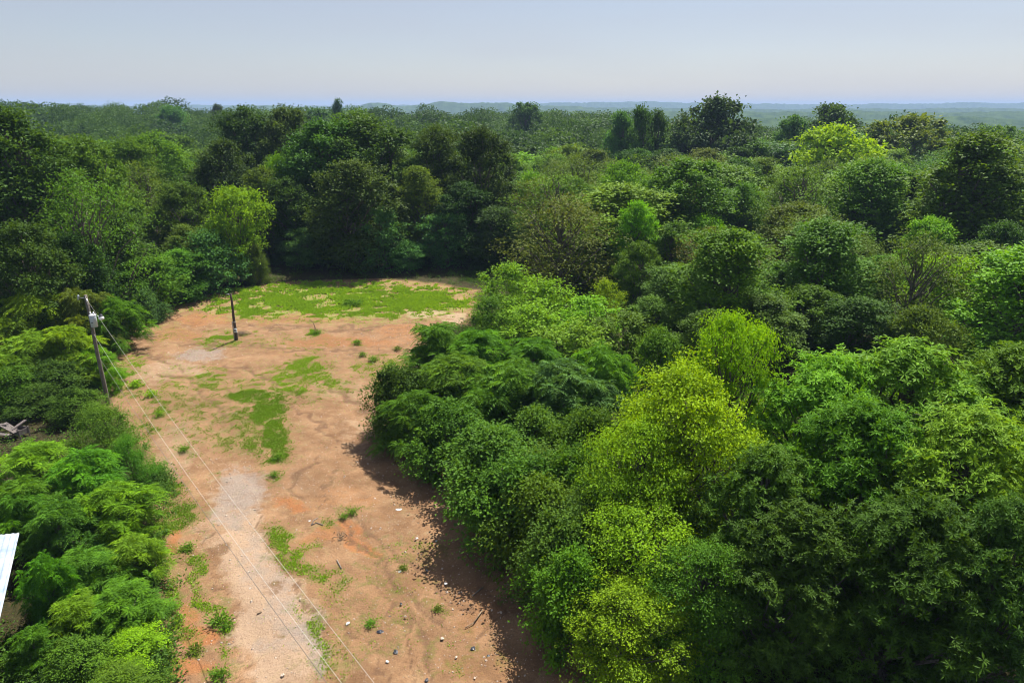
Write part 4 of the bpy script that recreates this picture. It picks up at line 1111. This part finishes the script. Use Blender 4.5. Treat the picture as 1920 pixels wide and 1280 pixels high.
# lamp on its arm to the right
ex = on_y(192, 592, PY)[0] - PX
lz = on_y(192, 592, PY)[2] - PZ
mb = MB(); mb.tube([(.1, -.05, lz - .12), (ex * .5, -.15, lz - .02), (ex - .12, -.2, lz + .05)], .025, 8); lp = part('lamp_arm', mb, M_STEEL, root)
mb = MB(); mb.tube([(ex, -.2, lz + .2), (ex, -.2, lz + .16), (ex, -.2, lz + .04), (ex, -.2, lz)], [.05, .12, .13, .17], 14); part('lamp_head', mb, M_DARK, root)
mb = MB(); mb.tube([(ex, -.2, lz), (ex, -.2, lz - .12), (ex, -.2, lz - .24), (ex, -.2, lz - .27)], [.17, .22, .19, .12], 14); part('lamp_shade', mb, M_WHITE, root)

# wires towards the next pole behind the photographer
dirv = np.array([30.4, -37.3]); dirv /= np.linalg.norm(dirv)
def wire(pts_px, r, mat, label, extra=16, off=0.0):
    nrm2 = np.array([-dirv[1], dirv[0]])
    P = []
    for px, py in pts_px:
        d = ray(px, py)
        t = (np.dot(nrm2, np.array([PX, PY])) + off) / np.dot(nrm2, d[:2])
        P.append(d * t + np.array([0, 0, CAMZ]))
    P = np.array(P)
    s = (P[:, :2] - np.array([PX, PY])) @ dirv
    A = np.stack([s ** 2, s, np.ones_like(s)], 1)
    co = np.linalg.lstsq(A, P[:, 2], rcond=None)[0]
    co[0] = max(co[0], 0.0004)
    ln = np.linspace(s.min() if s.min() > 0 else 0.15, s.max() + extra, 60)
    b = np.array([PX, PY]) + nrm2 * off
    pts = [(b[0] + dirv[0] * q, b[1] + dirv[1] * q, co[0] * q * q + co[1] * q + co[2]) for q in ln]
    mbw = MB(); mbw.tube(pts, r, 5)
    o = link('power_line', mbw.mesh('power_line', mat, True))
    tag(o, label, 'wire', 'overhead wires running from the utility pole')
wire([(165, 566), (227, 652), (275, 722), (330, 800), (465, 976), (637, 1197), (700, 1277)], .006, M_WIRE, 'pale overhead wire from the pole top, the rightmost of three over the drive')
wire([(176, 626), (207, 677), (292, 804), (409, 972), (525, 1126), (637, 1276)], .007, M_WIRE, 'pale overhead wire from below the transformer, the middle one of three')
wire([(186, 670), (235, 745), (281, 815), (435, 1032), (517, 1149), (607, 1272)], .012, M_CABLE, 'dark thicker overhead cable from the lower pole, leftmost of three')

# short broken pole with meter box standing in the clearing
b = on_z(443.6, 637.6, 0.0)
bz = gz(b[0], b[1])
tp_ = on_y(433, 550, b[1])
sp_ = link('meter_pole', None, None, (b[0], b[1], bz))
tag(sp_, 'short dark wooden pole with a grey meter box and pipe, alone in the clearing', 'pole')
h = tp_[2] - bz
mb = MB(); zs = np.linspace(-.4, h, 8)
mb.tube([(0.06 * (z / h) + .02 * math.sin(z * 2), 0, z) for z in zs], .17 - .07 * zs / h, 10); part('post', mb, noisy_material('dark_post_wood', (0.03, 0.022, 0.018), (0.10, 0.07, 0.05), 7, .95, (5, 5, .4), .5), sp_)
mb = MB(); mb.tube([(-.17, -.1, -.2), (-.17, -.1, 1.9), (-.14, -.08, 2.1)], .05, 8); part('conduit', mb, M_STEEL, sp_)
mb = MB(); mb.box((.12, -.22, 1.15), (.3, .16, .42)); bx_ = part('meter_box', mb, M_GREY, sp_, False)
mb = MB(); mb.tube([(.12, -.31, 1.2), (.12, -.38, 1.2)], .09, 14); part('meter', mb, M_DARK, bx_)
mb = MB(); mb.box((-.02, -.02, 2.05), (.34, .34, .06)); part('strap', mb, M_STEEL, sp_, False)
mb = MB(); mb.tube([(0, -.12, h - .1), (-.3, -.14, h - .04), (-.42, -.14, h - .12)], .03, 6); part('hook', mb, M_STEEL, sp_)

# ------------------------------------------------------------------ shed with white metal roof in the lower left corner
def shed():
    r = link('metal_shed', None, None, (-25.0, 23.0, gz(-25, 25)))
    tag(r, 'shed with white corrugated metal roof cut by the lower left corner', 'shed')
    m = noisy_material('white_roof_metal', (0.24, 0.31, 0.40), (0.44, 0.48, 0.53), 1.2, .5)
    xs = np.arange(-2.6, 2.75, .0625); ys = np.linspace(-8, 8, 25)
    X, Y = np.meshgrid(xs, ys)
    k = (np.round((X + 2.6) / .0625).astype(int) % 4)
    Z = 2.9 - 0.12 * np.abs(X) * 1.5 + np.where(k < 2, 0.03, 0.0)
    i = np.arange(X.size).reshape(X.shape)
    Q = np.stack([i[:-1, :-1], i[:-1, 1:], i[1:, 1:], i[1:, :-1]], -1).reshape(-1, 4)
    V = np.stack([X.ravel(), Y.ravel(), Z.ravel()], 1)
    n = len(V)
    V2 = V - np.array([0, 0, .05])
    o = link('roof', make_mesh('roof', np.vstack([V, V2]), np.vstack([Q, Q[:, ::-1] + n]), m), r)
    mb = MB(); mb.box((-.3, 0, 1.1), (3.7, 15.0, 2.3)); part('wall', mb, M_PLANK, r, False)
    mb = MB(); mb.box((0, 0, 2.96), (.3, 16.05, .04)); part('ridge_cap', mb, m, o, False)
    mb = MB(); mb.box((1.58, -1.5, 1.0), (.06, .9, 2.0)); d = part('door', mb, M_GREY, r, False)
    mb = MB(); mb.box((1.63, -1.15, 1.0), (.04, .04, .14)); part('handle', mb, M_DARK, d, False)
    r.rotation_euler = (0, 0, math.radians(28.7))
shed()

# ------------------------------------------------------------------ wooden debris at the left edge
wc = on_z(22, 806, 0.6)
for k, (dx, dy, dz, ln, rz, tx_, lab) in enumerate([
        (-.9, 0, .25, 2.6, .5, .06, 'longest grey plank at the bottom of the debris heap at left edge'),
        (-.3, .5, .5, 2.3, .35, .1, 'grey plank lying across the back of the debris heap at left edge'),
        (-.6, -.5, .45, 2.2, .62, -.08, 'cracked plank at the front of the debris heap at left edge'),
        (-.2, -.1, .72, 2.0, .42, .12, 'pale plank lying on top of the debris heap at left edge'),
        (.4, .3, .85, 1.2, -1.0, .25, 'short board sticking up at the right of the debris heap'),
        (-1.2, .4, .8, 1.6, .75, -.15, 'reddish plank leaning over the left of the debris heap')]):
    mb = MB(); mb.box((0, 0, 0), (ln, .26, .07), 0, (0.1, tx_))
    o = link('plank', mb.mesh('plank', M_PLANK), None, (wc[0] + dx, wc[1] + dy, gz(wc[0], wc[1]) + dz), (0, 0, rz - .9))
    tag(o, lab, 'plank', 'planks of the debris heap at the left edge')
fr = link('wooden_crate', None, None, (wc[0] + .5, wc[1] + .1, gz(wc[0], wc[1])), (0, .0, -.35), (.8, .8, .55))
tag(fr, 'broken open wooden crate frame behind the planks at left edge', 'crate')
for (c, d, nm) in [((0, -.45, .85), (1.3, .05, .8), 'side_board'), ((0, .45, .85), (1.3, .05, .8), 'side_board'), ((-.62, 0, .85), (.05, .85, .8), 'end_board'), ((.62, 0, .85), (.05, .85, .8), 'end_board')]:
    mb = MB(); mb.box(c, d); part(nm, mb, M_PLANK, fr, False)
for (x_, y_) in ((-.62, -.45), (.62, -.45), (-.62, .45), (.62, .45)):
    mb = MB(); mb.box((x_, y_, .68), (.1, .1, 1.36)); part('corner_post', mb, M_PLANK, fr, False)

# ------------------------------------------------------------------ small things lying on the earth
def crumpled(name, r, mat, seed, flat=.4, n=9):
    rng = np.random.default_rng(seed)
    u = np.linspace(0, 2 * np.pi, n, endpoint=False); v = np.linspace(.02, np.pi - .02, 6)
    V = []
    for b_ in v:
        for a_ in u:
            rr = r * (1 + rng.uniform(-.35, .35))
            V.append((rr * math.sin(b_) * math.cos(a_) * 1.3, rr * math.sin(b_) * math.sin(a_), rr * math.cos(b_) * flat))
    Q = [[i * n + j, (i + 1) * n + j, (i + 1) * n + (j + 1) % n, i * n + (j + 1) % n] for i in range(5) for j in range(n)]
    return make_mesh(name, np.array(V), np.array(Q), mat)

def drop(name, me, px, py, label, cat, group=None, rz=0, sc=1, dz=.03):
    p = on_z(px, py, 0)
    o = link(name, me, None, (p[0], p[1], gz(p[0], p[1]) + dz), (0, 0, rz), (sc, sc, sc))
    tag(o, label, cat, group)
    return o

for k, (px, py, s, lab) in enumerate([
        (829, 1195, .2, 'largest pale stone lying in the dark wheel track near the bottom'),
        (855, 1229, .15, 'small round stone just below the largest pale stone'),
        (939, 1145, .17, 'flat pinkish stone close to the tree shadow'),
        (760, 1154, .16, 'pale stone left of the dark wheel track'),
        (849, 1140, .13, 'whitish stone in the middle of the bare earth'),
        (890, 1270, .13, 'white stone at the bottom edge near the tree shadow'),
        (722, 1166, .1, 'tiny white stone above the black plastic scraps'),
        (563, 1123, .12, 'white stone on the drive near its right edge'),
        (432, 1162, .12, 'white stone left of the drive beside the round grass tuft'),
        (425, 1172, .1, 'second white stone left of the drive, just below the first'),
        (780, 1010, .12, 'pale stone between the white plastic sheet and the shadow'),
        (530, 1265, .2, 'buff stone at the bottom of the drive'),
        (678, 625, .2, 'whitish stone on the red earth below the grass'),
        (700, 630, .16, 'pale stone right of the whitish one below the grass')]):
    drop('stone', crumpled('stone', s * .36, M_STONE, 100 + k, .55), px, py, lab, 'stone', 'pale stones lying on the bare earth', k)

for k, (px, py, s, lab) in enumerate([
        (748, 954, .33, 'crumpled white plastic sheet at the edge of the tree shadow'),
        (818, 1013, .14, 'small white plastic scrap close to the tree shadow'),
        (782, 1008, .16, 'white scrap among weeds left of the small scrap near the shadow'),
        (750, 1071, .2, 'white scrap beside a weed in the middle of the bare earth'),
        (836, 1092, .18, 'long white scrap right of the middle of the bare earth'),
        (580, 975, .14, 'white scrap beside the forked stick'),
        (652, 1168, .2, 'pale crumpled scrap right of the drive, near the overhead wire'),
        (726, 1240, .16, 'white scrap near the bottom between the black scraps')]):
    drop('plastic_scrap', crumpled('plastic_scrap', s * .42, M_WASTE, 200 + k, .3), px, py, lab, 'litter', 'white litter on the bare earth', k * 1.3)
for k, (px, py, s, lab) in enumerate([
        (713, 1184, .28, 'black plastic scrap left of the dark wheel track'),
        (887, 1212, .26, 'folded black plastic scrap right of the wheel track'),
        (742, 1222, .24, 'black plastic scrap below the other left one'),
        (800, 1067, .2, 'dark scrap in the upper part of the bare earth'),
        (915, 1226, .15, 'little black scrap right of the folded one'),
        (800, 1274, .2, 'black scrap at the bottom edge'),
        (752, 1131, .16, 'bluish dark scrap above the pale stone')]):
    drop('black_scrap', crumpled('black_scrap', s * .42, M_BLACKP, 300 + k, .35), px, py, lab, 'litter', 'black plastic litter on the bare earth', k * 0.9)

def stick(pts_px, r, mat, label, z=.06, name='branch', up=None):
    P = []
    for i, (px, py) in enumerate(pts_px):
        p = on_z(px, py, 0); zz_ = gz(p[0], p[1]) + z
        P.append((p[0], p[1], zz_))
    P = np.array(P); P0 = P[0].copy()
    mbs = MB(); mbs.tube(P - P0, r, 6)
    o = link(name, mbs.mesh(name, mat, True), None, tuple(P0))
    tag(o, label, 'branch', 'branches lying on the bare earth'); return o
stick([(584, 984), (588, 975), (596, 971)], .03, M_TWIG, 'pale forked stick beside the grass right of the drive')
stick([(584, 984), (594, 980), (606, 985)], .03, M_TWIG, 'pale stick making a hook with the forked stick')
stick([(632, 1050), (640, 1066)], .035, M_TWIG, 'short straight pale stick right of the middle grass patch')
stick([(888, 1165), (905, 1142), (905, 1142)], .03, M_DRIED, 'brown curved branch near the tree shadow')
stick([(872, 1175), (888, 1165)], .025, M_DRIED, 'thin brown twig left of the curved branch')
stick([(482, 1152), (491, 1148)], .04, M_DRIED, 'dark bit of stick lying across the drive')
stick([(640, 832), (655, 834), (660, 838)], .03, M_DRIED, 'thin dark stick on the earth left of the thicket shadow')
stick([(905, 1100), (885, 1116)], .03, M_TWIG, 'grey stick half inside the tree shadow')

# leaning bare sapling stem near the grass
pb = on_z(590, 624, 0)
mb = MB()
pts = [on_y(px, py, pb[1]) for px, py in ((590, 624), (591, 615), (588, 606), (580, 597))]
pts = np.array(pts); o0 = pts[0].copy(); o0[2] = gz(pb[0], pb[1])
pts[0, 2] = o0[2] - .2
mb.tube(pts - o0, [.06, .05, .035, .02], 6)
rt = link('dead_sapling', mb.mesh('dead_sapling', M_DRIED, True), None, tuple(o0))
tag(rt, 'bare crooked dead stem leaning from a weed tuft below the grass', 'dead stem')

# heap of dried brush at the left rim
def brush(px, py, w, n, label, seed, mat=M_DRIED):
    rng = np.random.default_rng(seed)
    c = on_z(px, py, 0); z = gz(c[0], c[1])
    mb = MB()
    for _ in range(n):
        p = rng.normal(0, w * .4, 2); a = rng.uniform(0, 6.28); l = rng.uniform(.3, .9) * w * .6
        q = np.array([p[0], p[1] * .6, rng.uniform(0, .3)])
        e = q + np.array([math.cos(a) * l, math.sin(a) * l, rng.uniform(-.1, .3)])
        mb.tube([q, (q + e) / 2 + rng.normal(0, .05, 3), e], [.025, .018, .008], 4, False)
    o = link('brush_heap', mb.mesh('brush_heap', mat), None, (c[0], c[1], z)); tag(o, label, 'brush heap')
brush(262, 632, 2.2, 150, 'flat heap of dried brush on the left rim of the clearing', 1)
brush(455, 628, 1.1, 70, 'little heap of broken brush right of the short pole', 2)
brush(640, 1008, .5, 20, 'thin scatter of dead twigs right of the middle grass patch', 3)

# weed clumps standing on the earth
def weed_mesh(seed, r, h, n, L=.16):
    rng = np.random.default_rng(seed)
    P = np.stack([rng.normal(0, r * .45, n), rng.normal(0, r * .45, n), rng.random(n) ** .8 * h], 1)
    D = nrm(P * np.array([1, 1, .3]) + rng.normal(0, .5, (n, 3)) * r + np.array([0, 0, .25 * r]))
    V, Q, T_ = leaves_to_mesh(P, D, nrm(rng.normal(0, .5, (n, 3)) + np.array([0, 0, 1])), rng.uniform(.6, 1.2, n) * L, rng.uniform(.6, 1.2, n) * L * .5, rng.random(n))
    return make_mesh('weed', V, Q, M_LEAF, {'tint': T_})
WM = [weed_mesh(i, .45, .38, 260) for i in range(4)]
for k, (px, py, s, col, lab) in enumerate([
        (595, 625, 1.0, 'green', 'weed tuft at the foot of the bare crooked stem'),
        (655, 573, 1.8, 'green', 'darker weed clump in the middle of the bright grass'),
        (670, 573, 1.6, 'green', 'darker weed clump just right of its neighbour in the bright grass'),
        (670, 645, 1.0, 'green', 'small weed on the red earth below the grass'),
        (412, 1166, 1.1, 'green', 'round dark green tuft left of the drive'),
        (425, 1174, .8, 'green', 'small tuft joined to the round one left of the drive'),
        (366, 1222, .8, 'olive', 'tuft on the lower orange patch'),
        (412, 1270, .9, 'green', 'tuft at the bottom edge left of the drive'),
        (694, 1170, .6, 'emerald', 'bluish weed above the black plastic scrap'),
        (756, 1066, .6, 'olive', 'sprawling weed beside the white scrap'),
        (515, 893, .7, 'green', 'small weed right of the grey gravel patch'),
        (820, 1142, .6, 'olive', 'yellowish weed above the dark wheel track'),
        (345, 845, .9, 'green', 'weed under the wires at the left margin'),
        (300, 780, 1.0, 'fresh', 'bright weed on the left margin near the shrubs'),
        (285, 745, 1.2, 'lime', 'lime weed on the left margin above the bright one'),
        (255, 725, 1.4, 'lime', 'lime weed leaning out from the left shrubs beside the pole'),
        (520, 860, .9, 'green', 'weed at the lower tip of the dark turf patch'),
        (680, 668, 1.0, 'green', 'weed near the left tip of the thicket'),
        (700, 676, 1.1, 'green', 'weed between thicket tip and the small weed left of it'),
        (745, 655, 1.0, 'olive', 'weed beside the upper left corner of the thicket'),
        (352, 1032, .9, 'green', 'tuft on the upper orange patch'),
        (660, 962, .7, 'green', 'upright weeds right of the forked stick'),
        (645, 968, .6, 'green', 'smaller upright weeds just right of the forked stick')]):
    p = on_z(px, py, 0)
    o = link('weed', WM[k % 4], None, (p[0], p[1], gz(p[0], p[1])), (0, 0, k * 1.7), (s, s, s * .9))
    o.color = CLR[col] + (1,)
    tag(o, lab, 'weed', 'weeds growing on the bare earth')
